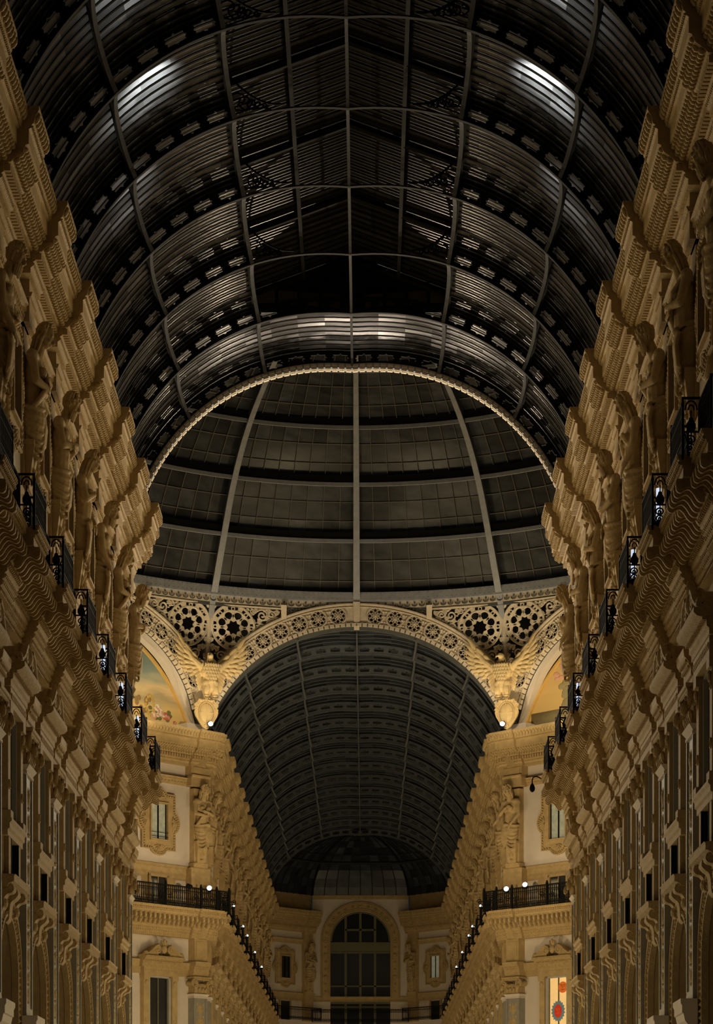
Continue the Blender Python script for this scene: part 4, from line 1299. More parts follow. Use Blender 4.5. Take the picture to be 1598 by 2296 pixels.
        for i in range(9):
            u = 1.9 + .17 * i
            zt, zb = 29.98, ZC + math.sqrt(8.98 ** 2 - u * u)
            r_ = max(.03, (zt - zb) * .45)
            crest.append(('scroll', MB().tube(spiral(e * u, (zt + zb) / 2, r_, 1.5, 1 if i % 2 else -1, 0, .04, 14), .022, 4).mesh('scroll', CREAM, -29.4, 60, pend)))
    put('arch_cresting', crest, 'narrow cream scroll strip over the crown of the arch ring ' + label, 'cresting', (c[0], c[1], 29.4), rz)
ROSMESH = ROSM.mesh('rosette', CREAM, 0, 60)
arch_side((0, YF), R(180), 'facing the far arcade', 'far')
for s in (-1, 1):
    c, rz = frame_at(s, 7.58)
    arch_side(c, rz, 'over the %s mural' % ('flowered' if s < 0 else 'plain ochre'), SIDE[s])

# ---- eagles on shields
def eagle():
    b = MB()
    b.ell((0, .42, 1.86), .50, .36, .42, 14, 10)                 # breast
    b.cap((0, .40, 1.7), (0, .36, 1.15), .38, .28, 12)
    b.cap((0, .44, 2.10), (.02, .50, 2.46), .25, .165, 12)
    b.ell((.04, .56, 2.58), .15, .19, .155, 12, 8)
    b.cap((.10, .70, 2.60), (.19, .80, 2.54), .07, .045, 8)
    b.cap((.19, .80, 2.54), (.21, .81, 2.46), .04, .015, 8)
    b.ell((.08, .62, 2.68), .12, .12, .04, 8, 6)
    for q in range(4): b.cap((.0, .42, 2.62 - .08 * q), (-.03, .34, 2.66 - .1 * q), .06, .03, 8)
    for s in (-1, 1):
        b.cap((s * .21, .48, 1.30), (s * .20, .46, .78), .20, .13, 10)
        for q in range(3): b.ell((s * (.14 + .08 * q), .62, 1.05 - .05 * q), .06, .05, .2, 8, 6)
        b.ell((s * .20, .46, .68), .16, .16, .1, 8, 6)
        for q in (-1, 0, 1): b.cap((s * .20 + q * .08, .5, .62), (s * .20 + q * .11, .66, .54), .05, .03, 8)
        b.cap((s * .34, .38, 2.00), (s * .90, .30, 2.42), .22, .15, 10)
        b.cap((s * .90, .30, 2.42), (s * 1.30, .24, 2.95), .15, .08, 10)
        def feather(x, z, n, ang, L, w, th):
            d = Vector((s * math.cos(R(ang)), 0, math.sin(R(ang))))
            nn = Vector((0, 1, 0)); wv = d.cross(nn)
            b.ell(Vector((s * x, n, z)) + d * L / 2, d * L / 2, wv * w, nn * th, 10, 7)
        for i in range(8):                                       # long primaries, fanned from tip to flank
            t = i / 7
            feather(1.02 - .10 * t, 2.58 - .62 * t, .24, 55 - 70 * t, 1.28 - .72 * t, .105, .05)
        for i in range(7):
            t = i / 6
            feather(.80 - .14 * t, 2.50 - .66 * t, .30, 50 - 82 * t, .80 - .28 * t, .10, .06)
        for i in range(6):
            t = i / 5
            feather(.58 - .10 * t, 2.36 - .52 * t, .36, 46 - 88 * t, .52 - .12 * t, .095, .06)
        for i in range(4): feather(.42, 1.75 - .12 * i, .34, -50 - 8 * i, .5, .1, .07)
    for i in range(6):                        # breast plumage
        for j in range(8 - i):
            x = (j - (7 - i) / 2) * .125
            b.ell((x, .44 + .33 * math.sqrt(max(.05, 1 - (x / .55) ** 2)), 2.14 - .16 * i), .07, .04, .10, 7, 5)
    for j in range(5): b.ell(((j - 2) * .14, .32, 1.0), .09, .06, .28, 8, 6)
    b.v = [(p[0], p[1] + .32 * max(0, abs(p[0]) - .45), p[2]) for p in b.v]
    return remesh(b, 'eagle', EAGL, .020, 1)
EAG = eagle()
def shield():
    b, ov, cr, st = MB(), MB(), MB(), MB()
    o = [(0, .02), (.16, .10), (.30, .30), (.50, .62), (.56, .80), (.50, 1.0), (.58, 1.16), (.46, 1.22), (.36, 1.40), (.18, 1.34), (0, 1.42)]
    b.ext(o + [(-x, z) for x, z in reversed(o[1:-1])], 0, .22)
    for s in (-1, 1):
        b.tube([(s * x, .2, z) for x, z in o], .05, 6)
        b.tube(spiral(s * .50, .92, .10, 1.4, s, 0, .22), .035, 6)
        b.tube(spiral(s * .44, 1.22, .09, 1.4, -s, 0, .22), .03, 6)
    b.ell((0, .22, .16), .12, .08, .1, 8, 6)
    for q in range(-2, 3): b.ell((q * .13, .2, 1.36), .09, .07, .08, 8, 5)
    ov.ell((0, .2, .76), .37, .14, .50, 20, 12)
    cr.tube([(.39 * math.cos(2 * PI * i / 28), .25, .76 + .52 * math.sin(2 * PI * i / 28)) for i in range(28)], .03, 6, True)
    st.box(-.34, .34, .30, .338, .745, .775)
    st.box(-.018, .018, .30, .344, .30, 1.20)
    return b.mesh('cartouche', EAGL, 0, 50), ov.mesh('oval_field', EAGL, 0, 180), cr.mesh('oval_rim', EAGL, 0, 180), st.mesh('raised_cross', EAGL)
SH = shield()
for s in (-1, 1):
    rz = R(-157.4) if s < 0 else R(157.4)
    put('stone_eagle', [('eagle', EAG)], 'carved stone eagle with spread wings, beside the %s mural' % ('flowered' if s < 0 else 'plain ochre'), 'eagle', (s * 7.15, YF - 1.5, 24.75), rz, 'eagles under the dome')
    put('carved_shield', [('cartouche', SH[0]), ('oval_field', SH[1], [('oval_rim', SH[2]), ('raised_cross', SH[3])])], 'oval stone shield with a cross, beside the %s mural' % ('flowered' if s < 0 else 'plain ochre'), 'shield', (s * 7.28, YF - 1.2, 23.98), rz, 'shields under the eagles')

# ---- floodlights
def flood(loc, rz, label, lit=True, tilt=0):
    b = MB()
    b.box(-.1, .1, -.02, .02, 0, .06)
    b.tube([(-.13, 0, .05), (-.13, 0, .22)], .015, 5); b.tube([(.13, 0, .05), (.13, 0, .22)], .015, 5)
    h = MB().lathe([(.05, -.26), (.10, -.2), (.12, -.02), (.125, .02)], (0, 0, 0), 14)
    l = MB().lathe([(.01, .012), (.122, .012), (.122, .03), (.05, .05)], (0, 0, 0), 14)
    M = Matrix.Translation((0, 0, .22)) @ Matrix.Rotation(R(-75 + tilt), 4, 'X')
    put('floodlight', [('bracket', b.mesh('bracket', IRONB)), ('lamp_head', MB().join(h, M).mesh('lamp_head', IRONB, 0, 60), [('lens', MB().join(l, M).mesh('lens', LED if lit else WGLASS))])],
        label, 'floodlight', loc, rz)
flood((-6.98, YF - 1.6, 23.95), R(180), 'small lit white floodlight on the cornice under the flowered mural')
flood((6.98, YF - 1.6, 23.95), R(180), 'small lit white floodlight on the cornice under the plain ochre mural')
flood((-7.05, YF - 1.5, 16.10), R(180), 'lit white floodlight on the balcony of the pier under the flowered mural')
flood((-8.02, YF - 2.3, 16.10), R(60), 'unlit black floodlight on the balcony of the pier under the flowered mural', False)
flood((7.18, YF - 1.5, 16.06), R(165), 'lit floodlight on the balcony under the ochre mural, nearer the corner')
flood((8.02, YF - 2.3, 16.16), R(165), 'lit floodlight on the balcony under the ochre mural, farther from the corner')
# gooseneck security camera at the end of the right near wall
gx, gy, gz = 6.05, 77.6, 15.33
a, b = MB(), MB()
a.tube([(.55, 0, -.05), (.35, 0, .02), (.15, 0, .14), (0, 0, .16), (-.16, 0, .10), (-.22, 0, -.08), (-.22, 0, -.30)], .04, 8)
a.box(.45, .62, -.08, .08, -.2, .1)
b.lathe([(.04, 0), (.09, -.08), (.15, -.2), (.185, -.36), (.16, -.48), (.10, -.56), (.03, -.6)], (-.22, 0, -.28), 14)
for q in (a, b): q.v = [(p[0] * .5, p[1] * .5, p[2] * .5) for p in q.v]
put('gooseneck_camera', [('curved_arm', a.mesh('curved_arm', IRONB, 0, 60)), ('bell_housing', b.mesh('bell_housing', IRONB, 0, 50))], 'black bell-shaped security camera on a curved arm at the end of the right balcony', 'lamp', (gx, gy, gz), 0)
# ------------------------------------------------------------------ glazed vaults
VZ, RF, RG = 21.04, 7.95, 8.42
def vp(r, a, y): return (r * math.sin(R(a)), y, VZ + r * math.cos(R(a)))
def star_hole(a0, r0):
    base = [(-.28, 0), (-.225, .04), (-.24, .10), (-.055, .10), (0, .15), (.055, .10), (.24, .10), (.225, .04), (.28, 0), (.225, -.04), (.24, -.10), (.055, -.10), (0, -.15), (-.055, -.10), (-.24, -.10), (-.225, -.04)]
    c, s = math.cos(R(a0)), math.sin(R(a0))
    return [(r0 * s + x * c + z * s, r0 * c - x * s + z * c) for x, z in base]
def web_mesh(a, b, name, m):
    mb = MB()
    n = max(2, int((b - a) / 2.5))
    outer = arc(0, 0, RG, a, b, n) + list(reversed(arc(0, 0, RF, a, b, n)))
    k = int(round((b - a) / 5.1))
    holes = [star_hole(a + (b - a) * (i + .5) / k, 8.17) for i in range(k)]
    mb.plate([(p[0], p[1] + VZ) for p in outer], [[(p[0], p[1] + VZ) for p in h] for h in holes], -.03, .03)
    return mb.mesh(name, m)
PANEL = 20.4
full = [(-76.5, -61.3), (-61.1, -40.9), (-40.7, -20.5), (-20.3, -.15), (.15, 20.3), (20.5, 40.7), (40.9, 61.1), (61.3, 76.5)]
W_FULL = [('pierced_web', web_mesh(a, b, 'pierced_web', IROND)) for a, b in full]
W_SIDE = W_FULL[:3] + W_FULL[5:]
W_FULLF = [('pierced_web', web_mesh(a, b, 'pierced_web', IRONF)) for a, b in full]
def arcband(mb, r0, r1, y0, y1, a0, a1, n=64):
    A = [R(a0 + (a1 - a0) * i / n) for i in range(n + 1)]
    v = [(r * math.sin(a), y, VZ + r * math.cos(a)) for a in A for (r, y) in ((r0, y0), (r0, y1), (r1, y1), (r1, y0))]
    f = []
    for i in range(n):
        for j in range(4):
            f.append((i * 4 + j, i * 4 + (j + 1) % 4, i * 4 + 4 + (j + 1) % 4, i * 4 + 4 + j))
    f += [(3, 2, 1, 0), (n * 4, n * 4 + 1, n * 4 + 2, n * 4 + 3)]
    mb.add(v, f)
fl = MB(); arcband(fl, RF - .02, RF + .02, -.055, .055, -77, 77)
FLM = fl.mesh('lower_flange', IRONV); FLMF = fl.mesh('lower_flange', IRONF)
TFM = []
for q in ((-77, -20.4), (20.4, 77)):
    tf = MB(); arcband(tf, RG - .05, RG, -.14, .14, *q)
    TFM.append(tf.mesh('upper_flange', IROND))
def rib(y, label, group, fullweb=False, far=False):
    put('vault_rib', [('lower_flange', FLMF if far else FLM), ('upper_flange', TFM[0]), ('upper_flange', TFM[1])] + (W_FULLF if far else (W_FULL if fullweb else W_SIDE)), label, 'roof rib', (0, y, 0), 0, group)
def glass_bay(L, ranges, name, m, npu=0.85):
    """curved glazing of one bay, panes marked in the UV map"""
    v, f, uvs = [], [], []
    nb = 12
    for a0, a1 in ranges:
        na = max(2, int((a1 - a0) / 2.1))
        for i in range(na + 1):
            a = a0 + (a1 - a0) * i / na
            for j in (0, 1):
                v.append(vp(RG + .02, a, j * L)); uvs.append((R(a) * RG / npu + 50, j * nb))
        o = len(v) - 2 * (na + 1)
        for i in range(na): f.append((o + 2 * i, o + 2 * i + 1, o + 2 * i + 3, o + 2 * i + 2))
    me = bpy.data.meshes.new(name)
    me.from_pydata(v, [], f)
    me.materials.append(m)
    ul = me.uv_layers.new(name='panes')
    for lp in me.loops: ul.data[lp.index].uv = uvs[lp.vertex_index]
    me.polygons.foreach_set('use_smooth', [True] * len(me.polygons))
    me.update()
    return me
def bars_bay(L, ranges, m, n=12, w=.075):
    mb = MB()
    for i in range(1, n):
        y = L * i / n
        for a0, a1 in ranges: arcband(mb, RG - .026, RG, y - w / 2, y + w / 2, a0, a1, max(6, int((a1 - a0) / 2.5)))
    return mb.mesh('glazing_bars', m)
SIDES = [(-77, -20.4), (20.4, 77)]
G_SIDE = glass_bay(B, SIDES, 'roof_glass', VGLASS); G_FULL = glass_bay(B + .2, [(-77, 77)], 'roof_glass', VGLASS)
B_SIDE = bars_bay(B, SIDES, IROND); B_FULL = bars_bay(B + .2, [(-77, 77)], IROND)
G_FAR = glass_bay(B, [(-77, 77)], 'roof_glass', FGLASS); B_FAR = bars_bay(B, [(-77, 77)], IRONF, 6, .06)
def purlin(y0, y1, a, w, m, bow=.26, webm=None, n_per=10, ys=None, rb=RF):
    """lengthwise rib under the glass whose lower edge arches between the cross ribs"""
    mb, wb = MB(), MB()
    nb = len(ys) - 1
    t = Vector((math.cos(R(a)), 0, -math.sin(R(a))))
    e = Vector((math.sin(R(a)), 0, math.cos(R(a))))
    v, wv = [], []
    for b in range(nb):
        for i in range(n_per + (1 if b == nb - 1 else 0)):
            q = i / n_per
            y = ys[b] + (ys[b + 1] - ys[b]) * q
            r = rb - .02 + bow * (math.sin(PI * q) ** .7 if 0 < q < 1 else 0)
            c = Vector((0, y, VZ)) + e * r
            for dd, h in ((-w, 0), (w, 0), (w, .04), (-w, .04)): v.append(tuple(c + t * dd + e * h))
            c2 = Vector((0, y, VZ)) + e * (RG + .0)
            for dd, p in ((-.02, c), (.02, c), (.02, c2), (-.02, c2)): wv.append(tuple(p + t * dd))
    nn = len(v) // 4
    f = [(i * 4 + j, i * 4 + (j + 1) % 4, i * 4 + 4 + (j + 1) % 4, i * 4 + 4 + j) for i in range(nn - 1) for j in range(4)]
    f += [(3, 2, 1, 0), ((nn - 1) * 4, (nn - 1) * 4 + 1, (nn - 1) * 4 + 2, (nn - 1) * 4 + 3)]
    mb.add(v, f); wb.add(wv, f)
    return mb, wb
ribs_y = [YE - B * k * 1.0 for k in range(9)]
for k, y in enumerate(ribs_y):
    if k == 0: continue
    rib(y, 'dark iron roof rib with star cut-outs, %s rib of the near vault from the dome' % ORD[k - 1], 'near vault ribs', k == 1)
for k in range(8):
    y = ribs_y[k + 1]
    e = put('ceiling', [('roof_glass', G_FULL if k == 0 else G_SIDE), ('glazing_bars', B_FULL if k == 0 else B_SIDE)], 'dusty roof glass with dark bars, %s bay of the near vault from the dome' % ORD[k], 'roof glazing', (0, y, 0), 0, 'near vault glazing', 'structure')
pn = {0: 'along the ridge', 20.4: 'beside the ridge', 40.8: 'on the haunch', 61.2: 'low on the vault'}
for a in (-61.2, -40.8, -20.4, 0, 20.4, 40.8, 61.2):
    mb, wb = purlin(0, 0, a, .04 if a == 0 else .055, IRONV, .16 if a == 0 else .28, ys=ribs_y[::-1])
    parts = [('lower_flange', mb.mesh('lower_flange', IRONV))]
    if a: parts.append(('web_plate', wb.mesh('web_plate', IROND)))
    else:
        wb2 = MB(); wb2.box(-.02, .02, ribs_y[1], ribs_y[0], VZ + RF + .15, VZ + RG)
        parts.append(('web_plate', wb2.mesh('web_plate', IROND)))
    put('roof_purlin', parts, 'iron purlin %s%s of the near vault' % (pn[abs(a)], '' if a == 0 else ', %s side' % ('left' if a < 0 else 'right')), 'purlin', (0, 0, 0), 0, 'near vault purlins')
# raised ridge lantern over the near bays
lx, lz = RG * math.sin(R(20.4)), VZ + RG * math.cos(R(20.4))
y0, y1 = ribs_y[-1], ribs_y[1]
def quad_uv(pts, nu, nv, name, m):
    me = bpy.data.meshes.new(name); me.from_pydata(pts, [], [(0, 1, 2, 3)]); me.materials.append(m)
    ul = me.uv_layers.new(name='panes')
    for i, q in enumerate(((0, 0), (nu, 0), (nu, nv), (0, nv))): ul.data[i].uv = q
    return me
gl_parts = []
for s in (-1, 1):
    gl_parts.append(('roof_slope', quad_uv([(s * lx, y0, lz + .6), (s * lx, y1, lz + .6), (0, y1, lz + 1.9), (0, y0, lz + 1.9)], (y1 - y0) / .38, 5, 'roof_slope', LGLASS)))
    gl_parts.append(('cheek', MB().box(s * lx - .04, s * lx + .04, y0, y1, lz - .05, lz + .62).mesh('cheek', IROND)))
lb = MB()
k = int((y1 - y0) / .383)
for i in range(k):
    y = y0 + .383 * i
    for s in (-1, 1): lb.tube([(s * lx, y, lz + .56), (0, y, lz + 1.86)], .028, 4)
for s in (-1, 1):
    lb.box(s * 1.45 - .05, s * 1.45 + .05, y0, y1, lz + 1.0, lz + 1.2)
for y in ribs_y[1:]:
    for s in (-1, 1): lb.box(min(0, s * lx), max(0, s * lx), y - .06, y + .06, lz + .45, lz + .60) if 0 else lb.tube([(s * lx, y, lz + .45), (0, y, lz + 1.75)], .09, 5)
gl_parts.append(('lantern_bars', lb.mesh('lantern_bars', IROND)))
ew = MB(); ew.ext([(-lx, lz - .1), (lx, lz - .1), (lx, lz + .6), (0, lz + 1.9), (-lx, lz + .6)], y1 + .02, y1 + .06)
gl_parts.append(('end_wall', ew.mesh('end_wall', IRONB)))
ewg = []
pv, pf = [], []
for i in range(9):
    x = -2.6 + i * .66 - .28 + .0
    if abs(x + .28) < .2: continue
    z0_ = lz + .18
    pv += [(x, y1 - .02, z0_), (x + .56, y1 - .02, z0_), (x + .56, y1 - .02, z0_ + .42), (x, y1 - .02, z0_ + .42)]
    n = len(pv); pf.append((n - 4, n - 3, n - 2, n - 1))
me = bpy.data.meshes.new('end_panes'); me.from_pydata(pv, [], pf); me.materials.append(VGLASS); ul = me.uv_layers.new(name='panes')
for i in range(len(me.loops)): ul.data[i].uv = (i // 4 + .5, .5)
gl_parts.append(('end_panes', me))
put('roof_lantern', gl_parts, 'dark raised glass lantern running along the ridge of the near vault', 'roof lantern', (0, 0, 0), 0, None, 'structure')
# pierced brackets under the lantern
br = MB()
def bracket(s):
    mb = MB()
    pts = []
    for i in range(9):
        t = i / 8
        a = 20.0 - 9 * t
        r = RF + .1 - (.0) + .0 * t
        pts.append((s * (RG + .5 * (1 - t) ** 2.2 * 0 + .0) * math.sin(R(a)), VZ + (RF + .12 + 1.0 * (1 - t) ** 2) * math.cos(R(a)) - .0))
    inner = [(s * (RF + .05) * math.sin(R(20 - 9 * i / 8)), VZ + (RF + .06) * math.cos(R(20 - 9 * i / 8))) for i in range(9)]
    mb.tube([(p[0], 0, p[1]) for p in pts], .03, 5)
    for i in range(1, 6):
        c = ((pts[i][0] + inner[i][0]) / 2, (pts[i][1] + inner[i][1]) / 2)
        r = (pts[i][1] - inner[i][1]) * .42
        mb.tube(spiral(c[0], c[1], r, 1.4, s, 0, 0, 14), .022, 4)
    return mb
for y in ribs_y[2:8]:
    for s in (-1, 1):
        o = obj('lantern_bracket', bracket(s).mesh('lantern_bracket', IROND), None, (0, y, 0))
        tag(o, 'dark scrolled bracket, %s end of the %s roof rib from the dome' % (SIDE[s], ORD[ribs_y.index(y) - 1]), 'bracket', 'lantern brackets')
# end arch of the near vault
def end_arch(y, label):
    mb, bl = MB(), MB()
    arcband(mb, RF - .10, RF + .05, -.05, .30, -77, 77, 80)
    n = 92
    for i in range(n):
        a = -76 + 152 * (i + .5) / n
        arcband(bl, RF - .14, RF - .08, -.02, .27, a - .62, a + .62, 2)
        for q in (-.35, 0, .35):
            p = vp(RF - .13, a + q, .12)
            bl.ell(p, .03, .10, .03, 6, 4)
        for d in (-.085,):
            arcband(bl, RF - .06, RF + .02, -.08, -.04, a - .62, a + .62, 2)
    put('end_arch', [('arch_rim', mb.mesh('arch_rim', IRONG)), ('block_ornament', bl.mesh('block_ornament', CREAM, 0, 60))] + W_FULL, label, 'arch', (0, y, 0), 0)
end_arch(YE, 'cream-edged iron arch closing the near vault in front of the dome')
# ---- far vault
far_y = [YF + .35 + B * k for k in range(NF)]
for k, y in enumerate(far_y):
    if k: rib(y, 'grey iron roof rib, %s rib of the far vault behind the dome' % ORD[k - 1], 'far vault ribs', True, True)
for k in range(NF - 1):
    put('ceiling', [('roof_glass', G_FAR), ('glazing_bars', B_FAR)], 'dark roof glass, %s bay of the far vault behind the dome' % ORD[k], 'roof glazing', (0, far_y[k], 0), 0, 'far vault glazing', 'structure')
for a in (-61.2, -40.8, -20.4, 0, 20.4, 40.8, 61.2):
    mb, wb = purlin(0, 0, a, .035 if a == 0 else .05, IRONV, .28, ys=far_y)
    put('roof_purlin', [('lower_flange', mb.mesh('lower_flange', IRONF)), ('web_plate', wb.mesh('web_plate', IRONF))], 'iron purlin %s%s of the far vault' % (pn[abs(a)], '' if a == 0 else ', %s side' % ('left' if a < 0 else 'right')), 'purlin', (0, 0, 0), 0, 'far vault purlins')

# the vault is a little fuller at the haunches than a half circle
done = set()
for o in list(COL.objects):
    r = o
    while r.parent: r = r.parent
    if o.type == 'MESH' and r.name.split('.')[0] in ('vault_rib', 'ceiling', 'roof_purlin', 'roof_lantern', 'lantern_bracket', 'end_arch') and o.data.name not in done:
        done.add(o.data.name)
        me = o.data
        co = np.empty(len(me.vertices) * 3); me.vertices.foreach_get('co', co); co = co.reshape(-1, 3)
        th = np.arctan2(co[:, 0], co[:, 2] - VZ)
        d = .25 * np.maximum(0, np.sin(3 * np.minimum(np.abs(th), R(60))))
        co[:, 0] += np.sin(th) * d; co[:, 2] += np.cos(th) * d
        me.vertices.foreach_set('co', co.ravel()); me.update()

# ------------------------------------------------------------------ dome
DP = [(18.0, 30.55), (16.6, 32.85), (15.1, 35.1), (13.0, 37.1), (10.1, 38.7), (6.5, 40.0), (2.0, 40.9)]
def dome_r(z_i):                              # Catmull-Rom through the profile, parameter 0..6
    i = min(5, int(z_i)); t = z_i - i
    P = [DP[max(0, i - 1)], DP[i], DP[i + 1], DP[min(6, i + 2)]]
    return tuple(.5 * (2 * P[1][c] + (P[2][c] - P[0][c]) * t + (2 * P[0][c] - 5 * P[1][c] + 4 * P[2][c] - P[3][c]) * t * t + (3 * P[1][c] - P[0][c] - 3 * P[2][c] + P[3][c]) * t ** 3) for c in (0, 1))
def dpt(p, phi, dr=0.0):
    r, z = dome_r(p)
    r1, z1 = dome_r(min(6, p + .02)); r0, z0 = dome_r(max(0, p - .02))
    tx, tz = r1 - r0, z1 - z0
    L = math.hypot(tx, tz)
    r, z = r + dr * tz / L, z - dr * tx / L
    return (r * math.sin(phi), r * math.cos(phi), z - 30.0)
def sweep_dome(mb, phi, p0, p1, w0, w1, d0, d1, n=24):
    v = []
    t = Vector((math.cos(phi), -math.sin(phi), 0))
    for i in range(n + 1):
        p = p0 + (p1 - p0) * i / n
        w = w0 + (w1 - w0) * i / n
        a, b = Vector(dpt(p, phi, d0)), Vector(dpt(p, phi, d1))
        v += [tuple(a - t * w), tuple(a + t * w), tuple(b + t * w), tuple(b - t * w)]
    f = [(i * 4 + j, i * 4 + (j + 1) % 4, i * 4 + 4 + (j + 1) % 4, i * 4 + 4 + j) for i in range(n) for j in range(4)]
    mb.add(v, f + [(3, 2, 1, 0), (n * 4, n * 4 + 1, n * 4 + 2, n * 4 + 3)])
def ring_band(mb, r0, r1, z0, z1, a0=0, a1=2 * PI, n=96):
    v = []
    for i in range(n + 1):
        a = a0 + (a1 - a0) * i / n
        for r, z in ((r0, z0), (r1, z0), (r1, z1), (r0, z1)): v.append((r * math.sin(a), r * math.cos(a), z - 30.0))
    mb.add(v, [(i * 4 + j, i * 4 + (j + 1) % 4, i * 4 + 4 + (j + 1) % 4, i * 4 + 4 + j) for i in range(n) for j in range(4)])
rf, rw = MB(), MB()
sweep_dome(rf, 0, 0, 6, .16, .09, -.32, -.26)
sweep_dome(rw, 0, 0, 6, .035, .03, -.26, .30)
RFM, RWM = rf.mesh('flange', IRONG), rw.mesh('web_plate', SLATE)
where = {0: 'in the middle of the far side', 1: 'above the eagle by the ochre mural', 15: 'above the eagle by the flowered mural', 2: 'over the plain ochre mural', 14: 'over the flowered mural'}
for i in range(16):
    phi = 2 * PI * i / 16
    put('dome_rib', [('flange', RFM), ('web_plate', RWM)], 'grey riveted iron dome rib ' + where.get(i, 'on the hidden side of the dome, rib %d clockwise' % i), 'dome rib', (0, YC, 30.0), -phi, 'dome ribs')
rname = ['lowest', 'second', 'third', 'fourth', 'fifth']
for k in range(1, 6):
    r, z = dome_r(k)
    a, b = MB(), MB()
    ring_band(a, r - .26, r - .18, z - .10, z + .07)
    ring_band(b, r - .18, r + .3, z + .06, z + .14)
    ring_band(b, r - .22, r - .18, z + .07, z + .42)
    put('dome_ring', [('lower_flange', a.mesh('lower_flange', IRONG)), ('band', b.mesh('band', IROND))], 'grey iron hoop of the dome, %s one above the base ring' % rname[k - 1], 'dome ring', (0, YC, 30.0), 0, 'dome hoops')
a, b, c = MB(), MB(), MB()
ring_band(a, 17.72, 18.3, 30.32, 30.74)
ring_band(b, 17.95, 18.05, 30.02, 30.32)
for i in range(320):
    phi = 2 * PI * i / 320
    if math.cos(phi) < .25: continue
    q = [(17.90 * math.sin(phi + .0075 * math.cos(t)), 17.90 * math.cos(phi + .0075 * math.cos(t)), .17 + .12 * math.sin(t)) for t in [PI + PI * j / 8 for j in range(9)]]
    c.tube(q, .022, 4)
    c.ell((17.9 * math.sin(phi), 17.9 * math.cos(phi), .23), .05, .05, .05, 6, 4)
d = MB()
for i in range(480):
    phi = 2 * PI * i / 480
    if math.cos(phi) < .25: continue
    for z in (.40, .66): d.ell((17.71 * math.sin(phi), 17.71 * math.cos(phi), z), .025, .025, .025, 5, 3)
lowb = MB(); ring_band(lowb, 18.0, 18.2, 29.86, 30.02)
put('dome_base_ring', [('ring_beam', a.mesh('ring_beam', IRONG), [('rivets', d.mesh('rivets', IRONG))]), ('loop_frieze', b.mesh('loop_frieze', CREAM), [('loops', c.mesh('loops', SLATE))]), ('lower_angle', lowb.mesh('lower_angle', SLATE))],
    'riveted grey ring beam with a cream looped frieze at the foot of the dome', 'dome ring', (0, YC, 30.0), 0)
# corner posts from the eagles up to the ring
for i, s in ((15, -1), (1, 1)):
    fl, wb = MB(), MB()
    pts = [(-.02, 19.55, 25.6), (0, 18.9, 27.4), (0, 18.35, 29.0), (0, 17.75, 30.5)]
    for w, dd, tgt in ((.14, 0, fl), (.26, .25, wb)):
        v = []
        for x, y, z in pts:
            v += [(x - w, y + dd, z - 30), (x + w, y + dd, z - 30), (x + w, y + dd + .12, z - 30), (x - w, y + dd + .12, z - 30)]
        tgt.add(v, [(k * 4 + j, k * 4 + (j + 1) % 4, k * 4 + 4 + (j + 1) % 4, k * 4 + 4 + j) for k in range(3) for j in range(4)] + [(3, 2, 1, 0), (12, 13, 14, 15)])
    put('corner_post', [('riveted_face', fl.mesh('riveted_face', IRONG)), ('back_plate', wb.mesh('back_plate', SLATE))], 'grey iron post behind the eagle by the %s mural' % MUR[s], 'post', (0, YC, 30.0), -2 * PI * i / 16, 'corner posts')
# glazing of the dome: one sheet per rib space, far half only bars
def dome_sheet():
    v, f, uvs = [], [], []
    n, m = 8, 24
    for i in range(m + 1):
        for j in range(n + 1):
            v.append(dpt(6 * i / m, 2 * PI / 16 * j / n, .30)); uvs.append((j, i * 6 * 3 / m))
    for i in range(m):
        for j in range(n): f.append((i * (n + 1) + j, i * (n + 1) + j + 1, (i + 1) * (n + 1) + j + 1, (i + 1) * (n + 1) + j))
    me = bpy.data.meshes.new('glass_sheet'); me.from_pydata(v, [], f); me.materials.append(DGLASS)
    ul = me.uv_layers.new(name='panes')
    for lp in me.loops: ul.data[lp.index].uv = uvs[lp.vertex_index]
    me.polygons.foreach_set('use_smooth', [True] * len(f))
    return me
DS = dome_sheet()
db = MB()
for j in range(1, 8): sweep_dome(db, 2 * PI / 16 * j / 8, 0.05, 6, .014, .008, .20, .29, 20)
for i in range(1, 18):
    if i % 3 == 0: continue
    p = i / 3
    v = []
    for j in range(9):
        a = 2 * PI / 16 * j / 8
        q = dpt(p, a, .24); q2 = dpt(p + .012, a, .24); q3 = dpt(p + .012, a, .29); q4 = dpt(p, a, .29)
        v += [q, q2, q3, q4]
    db.add(v, [(k * 4 + j, k * 4 + (j + 1) % 4, k * 4 + 4 + (j + 1) % 4, k * 4 + 4 + j) for k in range(8) for j in range(4)])
DBM = db.mesh('glazing_bars', DBAR)
for i in range(16):
    put('ceiling', [('glass_sheet', DS), ('glazing_bars', DBM)], 'dark dome glazing between ribs %d and %d clockwise from the middle of the far side' % (i, i + 1), 'dome glazing', (0, YC, 30.0), -2 * PI * i / 16, 'dome glazing', 'structure')

